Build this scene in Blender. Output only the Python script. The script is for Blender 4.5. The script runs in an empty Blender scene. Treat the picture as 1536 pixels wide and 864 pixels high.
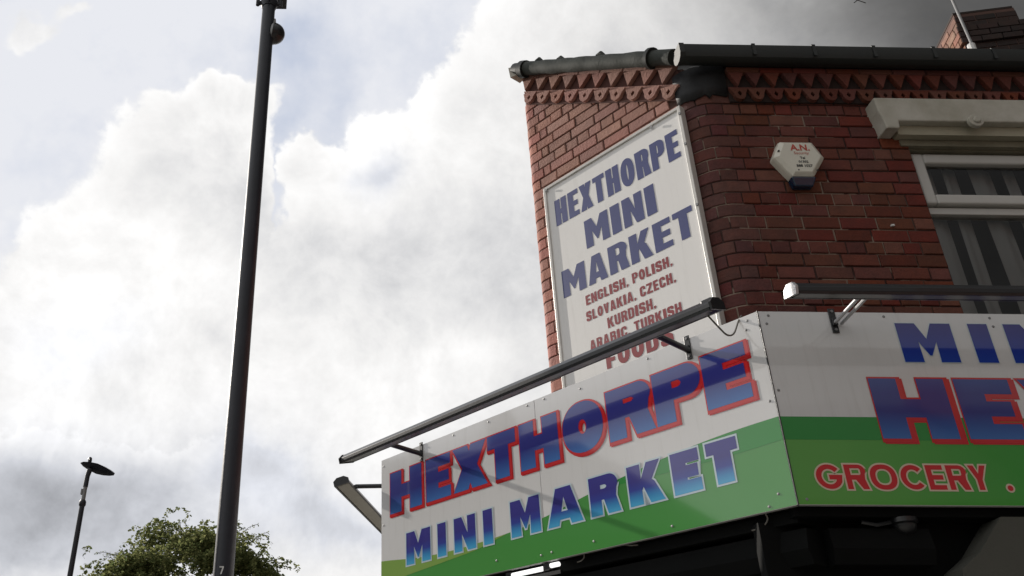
import bpy, bmesh, math, random
from mathutils import Vector, Matrix, geometry
random.seed(7)
PI = math.pi
C = bpy.context.scene.collection
R = math.radians

# ------------------------------------------------------------------ camera
sc = bpy.context.scene
PITCH, YAW = R(28.13), R(1.36)
cam = bpy.data.cameras.new("camera"); co = bpy.data.objects.new("camera", cam); C.objects.link(co)
cam.sensor_width = 36; cam.lens = 1375/1536*36; cam.shift_x = (768-576)/1536
cam.clip_end = 6000; cam.clip_start = 0.05
co.location = (0, 0, 1.6); co.rotation_euler = (PI/2+PITCH, 0, -YAW)
sc.camera = co
sc.view_settings.view_transform = 'Standard'; sc.view_settings.look = 'None'
sc.view_settings.exposure = 0; sc.view_settings.gamma = 1
sc.view_settings.use_curve_mapping = False

sc.cycles.max_bounces = 6; sc.cycles.diffuse_bounces = 3; sc.cycles.glossy_bounces = 3; sc.cycles.transparent_max_bounces = 8
sc.cycles.caustics_reflective = False; sc.cycles.caustics_refractive = False

# ------------------------------------------------------------------ node helpers
class S_:
    """tiny expression wrapper round a node tree's sockets"""
    def __init__(s, nt, v): s.nt, s.v = nt, v
    def _m(s, op, *a, clamp=False):
        n = s.nt.nodes.new('ShaderNodeMath'); n.operation = op; n.use_clamp = clamp
        for i, x in enumerate((s,)+a):
            x = x.v if isinstance(x, S_) else x
            if isinstance(x, (int, float)): n.inputs[i].default_value = x
            else: s.nt.links.new(x, n.inputs[i])
        return S_(s.nt, n.outputs[0])
    def __add__(s, o): return s._m('ADD', o)
    __radd__ = __add__
    def __sub__(s, o): return s._m('SUBTRACT', o)
    def __rsub__(s, o): return S_(s.nt, o)._m('SUBTRACT', s)
    def __mul__(s, o): return s._m('MULTIPLY', o)
    __rmul__ = __mul__
    def __truediv__(s, o): return s._m('DIVIDE', o)
    def max(s, o): return s._m('MAXIMUM', o)
    def min(s, o): return s._m('MINIMUM', o)
    def smax(s, o, k): return s._m('SMOOTH_MAX', o, k)
    def exp(s): return s._m('EXPONENT')
    def sqrt(s): return s._m('SQRT')
    def clamp(s): return s._m('ADD', 0.0, clamp=True)
    def step(s, a, b):
        n = s.nt.nodes.new('ShaderNodeMapRange'); n.interpolation_type = 'SMOOTHSTEP'
        s.nt.links.new(s.v, n.inputs[0]); n.inputs[1].default_value = a; n.inputs[2].default_value = b
        return S_(s.nt, n.outputs[0])
def dot(nt, a, b):
    n = nt.nodes.new('ShaderNodeVectorMath'); n.operation = 'DOT_PRODUCT'
    nt.links.new(a, n.inputs[0]); n.inputs[1].default_value = b
    return S_(nt, n.outputs['Value'])
def comb(nt, x, y, z=0.0):
    n = nt.nodes.new('ShaderNodeCombineXYZ')
    for i, q in enumerate((x, y, z)):
        if isinstance(q, S_): nt.links.new(q.v, n.inputs[i])
        else: n.inputs[i].default_value = q
    return n.outputs[0]
def noise(nt, vec, scale, detail=4, rough=.5, dist=0.0, dims='3D'):
    n = nt.nodes.new('ShaderNodeTexNoise'); n.noise_dimensions = dims
    if vec is not None: nt.links.new(vec, n.inputs['Vector'])
    n.inputs['Scale'].default_value = scale; n.inputs['Detail'].default_value = detail
    n.inputs['Roughness'].default_value = rough; n.inputs['Distortion'].default_value = dist
    return S_(nt, n.outputs['Fac'])
def mixc(nt, f, a, b):
    n = nt.nodes.new('ShaderNodeMix'); n.data_type = 'RGBA'
    def put(sock, v):
        v = v.v if isinstance(v, S_) else v
        if isinstance(v, (int, float)): sock.default_value = v
        elif isinstance(v, (tuple, list)): sock.default_value = (*v[:3], 1)
        else: nt.links.new(v, sock)
    put(n.inputs[0], f); put(n.inputs[6], a); put(n.inputs[7], b)
    return n.outputs[2]

# ------------------------------------------------------------------ sun and sky
SUN_AZ, SUN_EL = R(-44.6), R(26.3)
sun_dir = Vector((math.sin(SUN_AZ)*math.cos(SUN_EL), math.cos(SUN_AZ)*math.cos(SUN_EL), math.sin(SUN_EL)))
sl = bpy.data.lights.new("sun", 'SUN'); sl.energy = 4.6; sl.angle = R(0.6); sl.color = (1, .93, .84)
so = bpy.data.objects.new("sun", sl); C.objects.link(so)
so.rotation_euler = sun_dir.to_track_quat('Z', 'Y').to_euler(); so.location = (-20, 20, 20)

world = bpy.data.worlds.new("World"); sc.world = world; world.use_nodes = True
def build_sky():
    nt = world.node_tree; nt.nodes.clear()
    out = nt.nodes.new('ShaderNodeOutputWorld'); bg = nt.nodes.new('ShaderNodeBackground')
    nt.links.new(bg.outputs[0], out.inputs[0]); bg.inputs[1].default_value = 0.1
    sky = nt.nodes.new('ShaderNodeTexSky'); sky.sky_type = 'NISHITA'; sky.sun_disc = False
    sky.sun_elevation = SUN_EL; sky.sun_rotation = SUN_AZ
    tc = nt.nodes.new('ShaderNodeTexCoord'); d = tc.outputs['Generated']
    # a chart of the cloudy part of the heaven, fixed to the world: azimuth 1.4, elevation 28
    f0 = Vector((math.sin(YAW)*math.cos(PITCH), math.cos(YAW)*math.cos(PITCH), math.sin(PITCH)))
    r0 = Vector((math.cos(YAW), -math.sin(YAW), 0)); u0 = r0.cross(f0)
    df = dot(nt, d, f0); dz = df.max(.12)
    front = df.step(.1, .35)
    K = 1375.
    px = dot(nt, d, r0)/dz*K + 576.; py = 432. - dot(nt, d, u0)/dz*K
    # warp
    dv = nt.nodes.new('ShaderNodeVectorMath'); dv.operation = 'ADD'
    nt.links.new(d, dv.inputs[0]); dv.inputs[1].default_value = (3.1, 7.7, 1.3); d2 = dv.outputs[0]
    nv = nt.nodes.new('ShaderNodeTexNoise'); nt.links.new(d, nv.inputs['Vector']); nv.inputs['Scale'].default_value = 5.5; nv.inputs['Detail'].default_value = 5; nv.inputs['Roughness'].default_value = .62
    sx = nt.nodes.new('ShaderNodeSeparateColor'); nt.links.new(nv.outputs['Color'], sx.inputs[0])
    n_a, n_b, n_c = (S_(nt, sx.outputs[i]) for i in range(3))
    n_b1 = noise(nt, d2, 13.0, 6, .62)
    # billows: folded noise gives round cauliflower lumps
    bil = 1.0-(n_b1-.5)._m('ABSOLUTE')*5.0
    wx = px + (n_a-.5)*210.; wy = py + (n_b-.5)*210.
    def ell(cx, cy, rx, ry, X=wx, Y=wy):
        a = (X-cx)*(1./rx); b = (Y-cy)*(1./ry)
        return a*a+b*b
    def blob(cx, cy, rx, ry): return 1.0-ell(cx, cy, rx, ry).sqrt()
    def gau(cx, cy, rx, ry): return (ell(cx, cy, rx, ry)*-1.0).exp()
    eb = (bil-.35)*.16 + (n_c-.5)*.5
    # heap on the left and the long diagonal heap on the right
    A1 = (wx*.00385+wy*.0032-1.20).min((wy-120.)*.011).min((418.-wx)*.011)
    A = A1.smax(blob(322, 165, 62, 80), .1) + eb*.75
    B = ((wx+wy)*.0038-2.82).smax(blob(492, 262, 70, 58)*.8, .1) + eb*.9
    low = (py-300.)*.0052 + (n_a-.5)*2.6 + (n_c-.5)*1.2
    mA = A.step(-.02, .13); mB = B.step(-.02, .12); mD = low.step(0, .8)
    mE = (gau(28, 38, 40, 20)+gau(92, 8, 36, 14)+(n_b1-.5)*2.).step(.35, .9)*.8
    gen = noise(nt, d, 2.6, 5, .56)*2.6 - .62
    gm = gen.step(0, .35)
    m_view = mA.max(mB).max(mD*.9).max(mE)
    hz = n_c*.6+n_b1*.4
    haze = ((hz-.5)*2.4+.95)-gau(452,62,45,55)*.6-gau(428,220,34,75)*.55-gau(190,185,60,36)*.5-gau(520,150,26,70)*.4-gau(60,225,70,40)*.35
    haze = haze.clamp()
    gap = mixc(nt, .8, sky.outputs[0], (5.7, 6.3, 7.7))
    base = mixc(nt, haze, gap, (8.15, 8.3, 8.8))
    fade = 1.0-py.step(270, 420)
    rimA = (A.max(0.)*-5.0).exp()*mA*fade*(1.0-B.step(-.1,.25)); rimB = (B.max(0.)*-3.6).exp()*mB*fade
    b2 = 1.0-(noise(nt, d, 7.5, 6, .62, .3)-.5)._m('ABSOLUTE')*5.5
    C3 = (wy*.010-wx*.0011-6.35)+eb*1.6; mC = C3.step(0,.10); rimC = (C3.max(0.)*-2.4).exp()*mC*(1.0-wx.step(250,480))
    rim = rimA.max(rimB).max(rimC*.55)
    lum = 8.4 + rim*1.9 + (bil-.5)*.75 + (b2-.4)*1.35*(1.0-rim*.6) + (n_a-.5)*3.4 + (n_c-.5)*2.6
    lum = lum - gau(300,268,90,55)*1.5 - gau(430,350,85,75)*1.4 - gau(770,400,190,150)*1.4 - gau(610,400,130,60)*.6
    lum = lum + gau(600,150,75,90)*.9 + gau(170,430,230,150)*1.2 + gau(640,580,190,80)*.9 + gau(700,545,45,30)*.8 + gau(460,300,70,40)*.5 + gau(90,610,120,40)*.8
    lum = lum - gau(585,262,36,34)*1.9*mB - gau(60,745,210,70)*3.4 - gau(190,712,120,50)*1.6 - gau(70,800,200,50)*1.2 - gau(30,830,90,40)*2.0
    blueish = (gau(60,755,330,120)*.9+gau(390,705,60,40)+gau(480,775,110,40)*.8+gau(100,500,90,40)*.5+gau(585,262,36,34)).clamp()
    lum = lum - gau(395,705,50,34)*1.5 - gau(480,778,110,26)*1.0
    cloudc = mixc(nt, (blueish+(9.0-lum).max(0.)*.16).clamp(), (1,.992,.985), (.905,.93,1.0))
    grey = (px*.0021 - py*.0013 - 1.90 + (n_a-.5)*.5).step(0, 1.0)
    grey = (grey*(1.0-gau(1170,-20,110,34)*.35)).clamp()*front + (dot(nt, d, (1, 0, 0)).step(.45, .85))*(1.0-front)
    soft = (px.step(620, 1150)*front).clamp()
    lum = lum*(1.0-soft*.22)*(1.0-grey*.84)
    mask = (m_view*front + gm*(1.0-front)).max(grey.step(0,.3))
    lit = nt.nodes.new('ShaderNodeVectorMath'); lit.operation = 'SCALE'
    nt.links.new(cloudc, lit.inputs[0]); nt.links.new(lum.max(.35).v, lit.inputs['Scale'])
    skyc = mixc(nt, mask, base, lit.outputs[0])
    # brighter towards the sun, dimmer overhead and behind
    near = dot(nt, d, sun_dir).step(-.55, .55)
    fall = near*.64+.36
    fin = nt.nodes.new('ShaderNodeVectorMath'); fin.operation = 'SCALE'
    nt.links.new(skyc, fin.inputs[0]); nt.links.new(fall.v, fin.inputs['Scale'])
    nt.links.new(fin.outputs[0], bg.inputs[0])
build_sky()

# ------------------------------------------------------------------ materials
def mat(name, col, rough=.6, metal=0., col2=None, nscale=8., namt=.5, bump=0., bscale=60., rnd=0., coat=0., spec=.5, coords='Object', detail=5):
    m = bpy.data.materials.new(name); m.use_nodes = True; nt = m.node_tree; p = nt.nodes['Principled BSDF']
    p.inputs['Roughness'].default_value = rough; p.inputs['Metallic'].default_value = metal
    p.inputs['Coat Weight'].default_value = coat; p.inputs['Coat Roughness'].default_value = .05; p.inputs['Coat IOR'].default_value = 1.62
    p.inputs['Specular IOR Level'].default_value = spec
    tc = nt.nodes.new('ShaderNodeTexCoord'); v = tc.outputs[coords]
    oi = nt.nodes.new('ShaderNodeObjectInfo')
    if rnd:
        a = nt.nodes.new('ShaderNodeVectorMath'); a.operation = 'ADD'; nt.links.new(v, a.inputs[0])
        s = nt.nodes.new('ShaderNodeVectorMath'); s.operation = 'SCALE'; s.inputs[0].default_value = (37, 91, 53)
        nt.links.new(oi.outputs['Random'], s.inputs['Scale']); nt.links.new(s.outputs[0], a.inputs[1]); v = a.outputs[0]
    c2 = col2 or tuple(x*.75 for x in col)
    f = ((noise(nt, v, nscale, detail, .6)-.5)*(2*namt) + .5).clamp()
    c = mixc(nt, f, c2, col)
    if rnd:
        h = nt.nodes.new('ShaderNodeHueSaturation'); nt.links.new(c, h.inputs['Color'])
        rr = S_(nt, oi.outputs['Random']); nt.links.new((rr*rnd+(1-rnd*.5)).v, h.inputs['Value'])
        r2 = (rr*7.13)._m('FRACT'); nt.links.new((r2*.05*rnd + (.5-.025*rnd)).v, h.inputs['Hue'])
        r3 = (rr*13.7)._m('FRACT'); nt.links.new((r3*.5*rnd + (1-.25*rnd)).v, h.inputs['Saturation'])
        c = h.outputs[0]
    nt.links.new(c, p.inputs['Base Color'])
    if bump:
        b = nt.nodes.new('ShaderNodeBump'); b.inputs['Strength'].default_value = bump; b.inputs['Distance'].default_value = .01
        nt.links.new(noise(nt, v, bscale, 5, .65).v, b.inputs['Height']); nt.links.new(b.outputs[0], p.inputs['Normal'])
    return m
M = {}
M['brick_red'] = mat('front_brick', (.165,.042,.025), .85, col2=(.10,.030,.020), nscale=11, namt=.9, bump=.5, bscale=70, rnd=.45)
M['brick_pink'] = mat('side_brick', (.43,.215,.17), .85, col2=(.30,.155,.125), nscale=9, namt=.8, bump=.5, bscale=70, rnd=.28)
M['mortar_dark'] = mat('side_mortar', (.13,.07,.055), .9, col2=(.09,.05,.04), nscale=5, bump=.4)
M['brick_chim_shade'] = mat('chimney_shaded_brick', (.045,.022,.017), .85, col2=(.014,.011,.01), nscale=6, namt=.9, bump=.5, rnd=.4)  # chimney front, cap and pots: shade put into a darker brick colour
M['brick_chim'] = mat('chimney_lit_brick', (.27,.135,.085), .85, col2=(.14,.07,.045), nscale=9, namt=.9, bump=.5, rnd=.6)  # chimney left face: sunlight put into a lighter brick colour
def mortar_front():
    m = mat('front_mortar', (.3,.26,.21), .9, bump=.4); nt = m.node_tree; p = nt.nodes['Principled BSDF']
    tc = nt.nodes.new('ShaderNodeTexCoord')
    f = noise(nt, tc.outputs['Object'], 2.9, 3, .55, .6).step(.50, .54)
    sp = nt.nodes.new('ShaderNodeSeparateXYZ'); nt.links.new(tc.outputs['Object'], sp.inputs[0])
    x = S_(nt, sp.outputs[0]); keep = 1.0-x.step(.85, 1.15)
    z = S_(nt, sp.outputs[2]); keep = keep*(1.0-z.step(5.02, 5.08))
    nt.links.new(mixc(nt, f*keep, (.05,.023,.018), (.27,.205,.16)), p.inputs['Base Color']); return m
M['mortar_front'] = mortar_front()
M['black_metal'] = mat('black_painted_metal', (.014,.015,.017), .38, .0, nscale=20, namt=.6, bump=.05, coat=.2)
M['post_black'] = mat('post_paint', (.020,.023,.034), .48, 0, col2=(.011,.013,.02), nscale=7, namt=.9, bump=.12, bscale=40, coat=.06)
M['gutter_black'] = mat('gutter_plastic', (.012,.015,.015), .55, 0, col2=(.02,.023,.02), nscale=5, bump=.1)
M['verge'] = mat('verge_weathered', (.045,.052,.043), .75, 0, col2=(.03,.034,.03), nscale=10, namt=.9, bump=.3)
M['lead'] = mat('black_flashing', (.012,.013,.015), .6, 0, nscale=8, bump=.4, bscale=25)
M['steel'] = mat('bright_steel', (.62,.62,.63), .45, .5, nscale=30, namt=.2)
M['grey_metal'] = mat('grey_metal', (.3,.3,.3), .5, .4, nscale=20)
M['white_plastic'] = mat('white_plastic', (.78,.78,.76), .35, nscale=6, namt=.4, col2=(.68,.68,.66))
M['alarm_white'] = mat('alarm_cover', (.80,.78,.68), .4, nscale=14, namt=.6, col2=(.66,.63,.53), coat=.2)
M['alarm_blue'] = mat('alarm_strobe', (.010,.03,.07), .15, coat=.6)
M['upvc'] = mat('white_window_frame', (.62,.61,.58), .35, nscale=4, namt=.5, col2=(.5,.49,.46))
M['stone'] = mat('painted_stone', (.56,.54,.48), .7, nscale=6, namt=.9, col2=(.36,.34,.27), bump=.35, bscale=30)
M['wood'] = mat('olive_head_board', (.27,.245,.175), .7, nscale=4, namt=.9, col2=(.10,.09,.06), bump=.3)
M['curtain'] = mat('net_curtain', (.44,.45,.45), .9, nscale=2.5, namt=.6, col2=(.33,.34,.34))
M['dark_room'] = mat('dark_room', (.16,.162,.165), .8)
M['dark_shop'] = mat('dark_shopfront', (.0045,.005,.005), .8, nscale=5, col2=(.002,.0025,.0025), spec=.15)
M['seam'] = mat('shutter_seam', (.010,.011,.011), .6, spec=.3)
M['blur_grey'] = mat('blur_grey_mat', (.095,.095,.08), .85, nscale=3, bump=.3, col2=(.065,.066,.055))
M['slate'] = mat('slate', (.07,.072,.08), .6, nscale=7, col2=(.04,.042,.05), bump=.3, rnd=.4)
M['diffuser'] = mat('lamp_diffuser', (.22,.215,.18), .4, nscale=8, namt=.5)
M['diff_dark'] = mat('lamp_diffuser_dark', (.15,.15,.15), .35, nscale=8, namt=.5)
M['lit'] = bpy.data.materials.new('streak_glow'); M['lit'].use_nodes = True
_p = M['lit'].node_tree.nodes['Principled BSDF']; _p.inputs['Emission Color'].default_value = (1,.99,.97,1); _p.inputs['Emission Strength'].default_value = 1.2; _p.inputs['Base Color'].default_value = (.8,.8,.8,1)  # glow for the added strips under the corner fascia
M['cable'] = mat('grey_cable', (.16,.15,.13), .6)
M['asphalt'] = mat('asphalt', (.05,.05,.052), .9, nscale=30, bump=.5, bscale=200)
M['paving'] = mat('paving_concrete', (.26,.25,.23), .9, nscale=2, bump=.3)
M['grass'] = mat('verge_grass', (.06,.09,.03), .95, nscale=.3, bump=.6)
M['bark'] = mat('bark', (.10,.085,.06), .95, nscale=9, bump=.8, bscale=20)
M['paint_line'] = mat('road_paint', (.75,.75,.72), .7, nscale=20)
# glossy printed vinyl
def vinyl(name, c, c2=None, namt=.25, rough=.16):
    return mat(name, c, rough, col2=c2 or tuple(x*.93 for x in c), nscale=1.6, namt=namt, coat=1.0, spec=.3)
M['v_white'] = vinyl('white_vinyl', (.76,.755,.75), (.72,.72,.72))
def streak(m, amt):
    nt = m.node_tree; p = nt.nodes['Principled BSDF']; l = p.inputs['Base Color'].links[0].from_socket
    tc = nt.nodes.new('ShaderNodeTexCoord'); mp = nt.nodes.new('ShaderNodeMapping'); mp.inputs['Scale'].default_value = (1, 1, .08)
    nt.links.new(tc.outputs['Object'], mp.inputs[0]); f = noise(nt, mp.outputs[0], 22, 5, .7).step(.48, .8)*amt
    g = noise(nt, tc.outputs['Object'], 3.2, 6, .7).step(.55, .85)*amt
    nt.links.new(mixc(nt, f.max(g), l, (.30,.28,.24)), p.inputs['Base Color'])
    b = nt.nodes.new('ShaderNodeBump'); b.inputs['Strength'].default_value = .12; b.inputs['Distance'].default_value = .02
    nt.links.new(noise(nt, tc.outputs['Object'], 1.7, 2).v, b.inputs['Height']); nt.links.new(b.outputs[0], p.inputs['Coat Normal'])
streak(M['v_white'], .16)
M['v_white_flat'] = mat('sign_board_white', (.88,.865,.845), .42, col2=(.86,.845,.82), nscale=2.)
streak(M['v_white_flat'], .14)
M['v_green'] = vinyl('green_vinyl', (.085,.33,.075), (.07,.29,.065))
M['v_dkgreen'] = vinyl('dark_green_vinyl', (.035,.29,.05), (.03,.26,.045))
M['v_lime'] = vinyl('lime_vinyl', (.26,.42,.10), (.22,.38,.09))
M['v_red'] = vinyl('red_vinyl', (.62,.018,.022))
M['v_pale'] = vinyl('pale_outline_vinyl', (.60,.72,.78))
M['v_cream'] = vinyl('cream_outline_vinyl', (.74,.60,.45))
M['s_blue'] = mat('sign_blue', (.052,.066,.225), .45)
M['s_red'] = mat('sign_red', (.30,.022,.032), .45)
M['p_red'] = mat('print_red', (.6,.08,.05), .5); M['p_dark'] = mat('print_dark', (.05,.05,.05), .5)
def grad(name, h, stops):
    m = vinyl(name, (.1,.1,.3)); nt = m.node_tree; p = nt.nodes['Principled BSDF']
    tc = nt.nodes.new('ShaderNodeTexCoord'); sp = nt.nodes.new('ShaderNodeSeparateXYZ'); nt.links.new(tc.outputs['Object'], sp.inputs[0])
    f = S_(nt, sp.outputs[2])/h + (noise(nt, tc.outputs['Object'], 3., 2)-.5)*.06
    r = nt.nodes.new('ShaderNodeValToRGB'); nt.links.new(f.v, r.inputs[0])
    r.color_ramp.elements[0].position = stops[0][0]; r.color_ramp.elements[0].color = (*stops[0][1], 1)
    r.color_ramp.elements[1].position = stops[-1][0]; r.color_ramp.elements[1].color = (*stops[-1][1], 1)
    for q, c in stops[1:-1]:
        e = r.color_ramp.elements.new(q); e.color = (*c, 1)
    nt.links.new(r.outputs[0], p.inputs['Base Color']); return m
M['g_big'] = grad('blue_fade_large', .288, [(0,(.045,.16,.46)),(.25,(.03,.08,.32)),(.45,(.028,.030,.22)),(.78,(.03,.035,.24)),(1,(.04,.07,.30))])
M['g_small'] = grad('blue_fade_small', .21, [(0,(.08,.42,.70)),(.18,(.05,.27,.56)),(.38,(.04,.06,.33)),(.6,(.045,.04,.25)),(1,(.05,.045,.27))])
M['g_small_r'] = grad('blue_fade_right', .205, [(0,(.018,.06,.40)),(.35,(.02,.045,.34)),(1,(.04,.035,.22))])

# ------------------------------------------------------------------ object helpers
WM = {}
def setp(o, parent, mw):
    WM[o.name] = mw
    if parent: o.parent = parent; o.matrix_local = WM[parent.name].inverted() @ mw
    else: o.matrix_world = mw; o.matrix_basis = mw
def thing(name, label, cat, mw=None, group=None):
    o = bpy.data.objects.new(name, None); C.objects.link(o); o.empty_display_size = .2
    o['label'] = label; o['category'] = cat
    if group: o['group'] = group
    setp(o, None, mw if mw is not None else Matrix.Identity(4)); return o
def link(name, me, m, parent=None, mw=None, kind=None, label=None):
    o = bpy.data.objects.new(name, me); C.objects.link(o)
    if m is not None and len(me.materials) == 0: me.materials.append(m)
    if kind: o['kind'] = kind
    if label: o['label'] = label
    setp(o, parent, mw if mw is not None else (WM[parent.name] if parent else Matrix.Identity(4)))
    return o
class MB:
    def __init__(s): s.v, s.f = [], []
    def add(s, vs, fs):
        n = len(s.v); s.v += [tuple(v) for v in vs]; s.f += [tuple(i+n for i in f) for f in fs]; return s
    def box(s, x0, x1, y0, y1, z0, z1):
        vs = [(x,y,z) for z in (z0,z1) for y in (y0,y1) for x in (x0,x1)]
        return s.add(vs, [(0,2,3,1),(4,5,7,6),(0,1,5,4),(2,6,7,3),(0,4,6,2),(1,3,7,5)])
    def prism(s, poly, y0, y1):           # poly in (x,z) counter-clockwise seen from -y, extruded y0 (front) .. y1
        n = len(poly); vs = [(x,y0,z) for x,z in poly]+[(x,y1,z) for x,z in poly]
        fs = [tuple(range(n)), tuple(range(2*n-1, n-1, -1))]+[((i+1)%n, i, i+n, (i+1)%n+n) for i in range(n)]
        return s.add(vs, fs)
    def extr(s, prof, p0, p1, up=Vector((0,0,1))):   # profile (a,b) swept straight from p0 to p1; a sideways, b up
        p0, p1 = Vector(p0), Vector(p1); d = (p1-p0).normalized(); a = d.cross(up).normalized(); b = a.cross(d)
        n = len(prof); vs = [p+a*q[0]+b*q[1] for p in (p0,p1) for q in prof]
        return s.add(vs, [tuple(range(n-1,-1,-1)), tuple(range(n, 2*n))]+[(i, (i+1)%n, (i+1)%n+n, i+n) for i in range(n)])
    def tube(s, pts, rad, seg=10, caps=True, curve=False):
        pts = [Vector(p) for p in pts]
        if curve:
            P = [pts[0]]+pts+[pts[-1]]; o_ = []
            for i in range(1, len(P)-2):
                for k in range(6):
                    t = k/6; a, b, c, d = P[i-1:i+3]; o_.append(.5*((2*b)+(c-a)*t+(2*a-5*b+4*c-d)*t*t+(3*b-a-3*c+d)*t**3))
            pts = o_+[pts[-1]]
        rad = rad if isinstance(rad, (list, tuple)) else [rad]*len(pts)
        n0 = len(s.v); up = None
        for i, p in enumerate(pts):
            d = (pts[min(i+1,len(pts)-1)]-pts[max(i-1,0)]).normalized()
            if up is None: up = Vector((0,0,1)) if abs(d.z) < .9 else Vector((1,0,0))
            a = d.cross(up).normalized(); b = a.cross(d).normalized(); up = b
            for k in range(seg):
                t = 2*PI*k/seg; s.v.append(tuple(p+(a*math.cos(t)+b*math.sin(t))*rad[i]))
        for i in range(len(pts)-1):
            for k in range(seg):
                q = n0+i*seg; s.f.append((q+k, q+(k+1)%seg, q+seg+(k+1)%seg, q+seg+k))
        if caps:
            s.f.append(tuple(n0+k for k in range(seg-1,-1,-1))); e = n0+(len(pts)-1)*seg; s.f.append(tuple(e+k for k in range(seg)))
        return s
    def mesh(s, name, smooth=False):
        me = bpy.data.meshes.new(name); me.from_pydata(s.v, [], s.f); me.update()
        bm = bmesh.new(); bm.from_mesh(me); bmesh.ops.recalc_face_normals(bm, faces=bm.faces); bm.to_mesh(me); bm.free()
        if smooth:
            for p in me.polygons: p.use_smooth = True
            me.set_sharp_from_angle(angle=R(38))
        return me
    def build(s, name, m, parent=None, mw=None, smooth=False, **k): return link(name, s.mesh(name, smooth), m, parent, mw, **k)
def bevel(o, w=.004, seg=2):
    b = o.modifiers.new('bevel', 'BEVEL'); b.width = w; b.segments = seg; b.limit_method = 'ANGLE'; b.angle_limit = R(40); return o
def frame_m(origin, xaxis):               # local x to the right as seen from outside, y inward, z up
    x = Vector(xaxis).normalized(); z = Vector((0,0,1)); y = z.cross(x)
    m = Matrix((x, y, z)).transposed().to_4x4(); m.translation = Vector(origin); return m
TR = Matrix.Translation

# ------------------------------------------------------------------ lettering
def arc(cx, cz, r, a0, a1, n=6):
    return [(cx+r*math.cos(a0+(a1-a0)*i/n), cz+r*math.sin(a0+(a1-a0)*i/n)) for i in range(n+1)]
def rr(x0, z0, x1, z1, bl=0, br=0, tr=0, tl=0, n=6, ex=1.0):
    p = []
    p += arc(x0+bl, z0+bl, bl, PI, 1.5*PI, n) if bl else [(x0,z0)]
    p += arc(x1-br, z0+br, br, 1.5*PI, 2*PI, n) if br else [(x1,z0)]
    p += arc(x1-tr, z1-tr, tr, 0, .5*PI, n) if tr else [(x1,z1)]
    p += arc(x0+tl, z1-tl, tl, .5*PI, PI, n) if tl else [(x0,z1)]
    return p
def ellp(cx, cz, rx, rz, n=28, p=2.0):
    o = []
    for i in range(n):
        a = 2*PI*i/n; c, s = math.cos(a), math.sin(a)
        o.append((cx+rx*math.copysign(abs(c)**(2/p), c), cz+rz*math.copysign(abs(s)**(2/p), s)))
    return o
def rpath(pts, r, n=5):
    """round the inner corners of a polyline"""
    out = [pts[0]]
    for i in range(1, len(pts)-1):
        a, b, c = Vector(pts[i-1]), Vector(pts[i]), Vector(pts[i+1])
        rad = r[i] if isinstance(r, (list, tuple)) else r
        u, w = (a-b), (c-b); k = min(rad, u.length*.499, w.length*.499)
        if k < 1e-4: out.append(pts[i]); continue
        p, q = b+u.normalized()*k, b+w.normalized()*k
        for j in range(n+1):
            t = j/n; out.append(tuple((1-t)**2*p+2*t*(1-t)*b+t*t*q))
    return out+[pts[-1]]
def stroke(pts, s, b):
    """fat line: vertical runs s wide, horizontal runs b wide"""
    L, Rr = [], []
    P = [Vector(p) for p in pts]
    for i, p in enumerate(P):
        d0 = (P[i]-P[i-1]).normalized() if i else (P[1]-P[0]).normalized()
        d1 = (P[i+1]-P[i]).normalized() if i < len(P)-1 else d0
        n0, n1 = Vector((-d0.y, d0.x)), Vector((-d1.y, d1.x)); n = n0+n1
        if n.length < 1e-6: n = n0
        n.normalize(); k = 1/max(.35, n.dot(n0))
        o = Vector((n.x*s/2, n.y*b/2))*k
        L.append(tuple(p+o)); Rr.append(tuple(p-o))
    return L+Rr[::-1]
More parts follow.
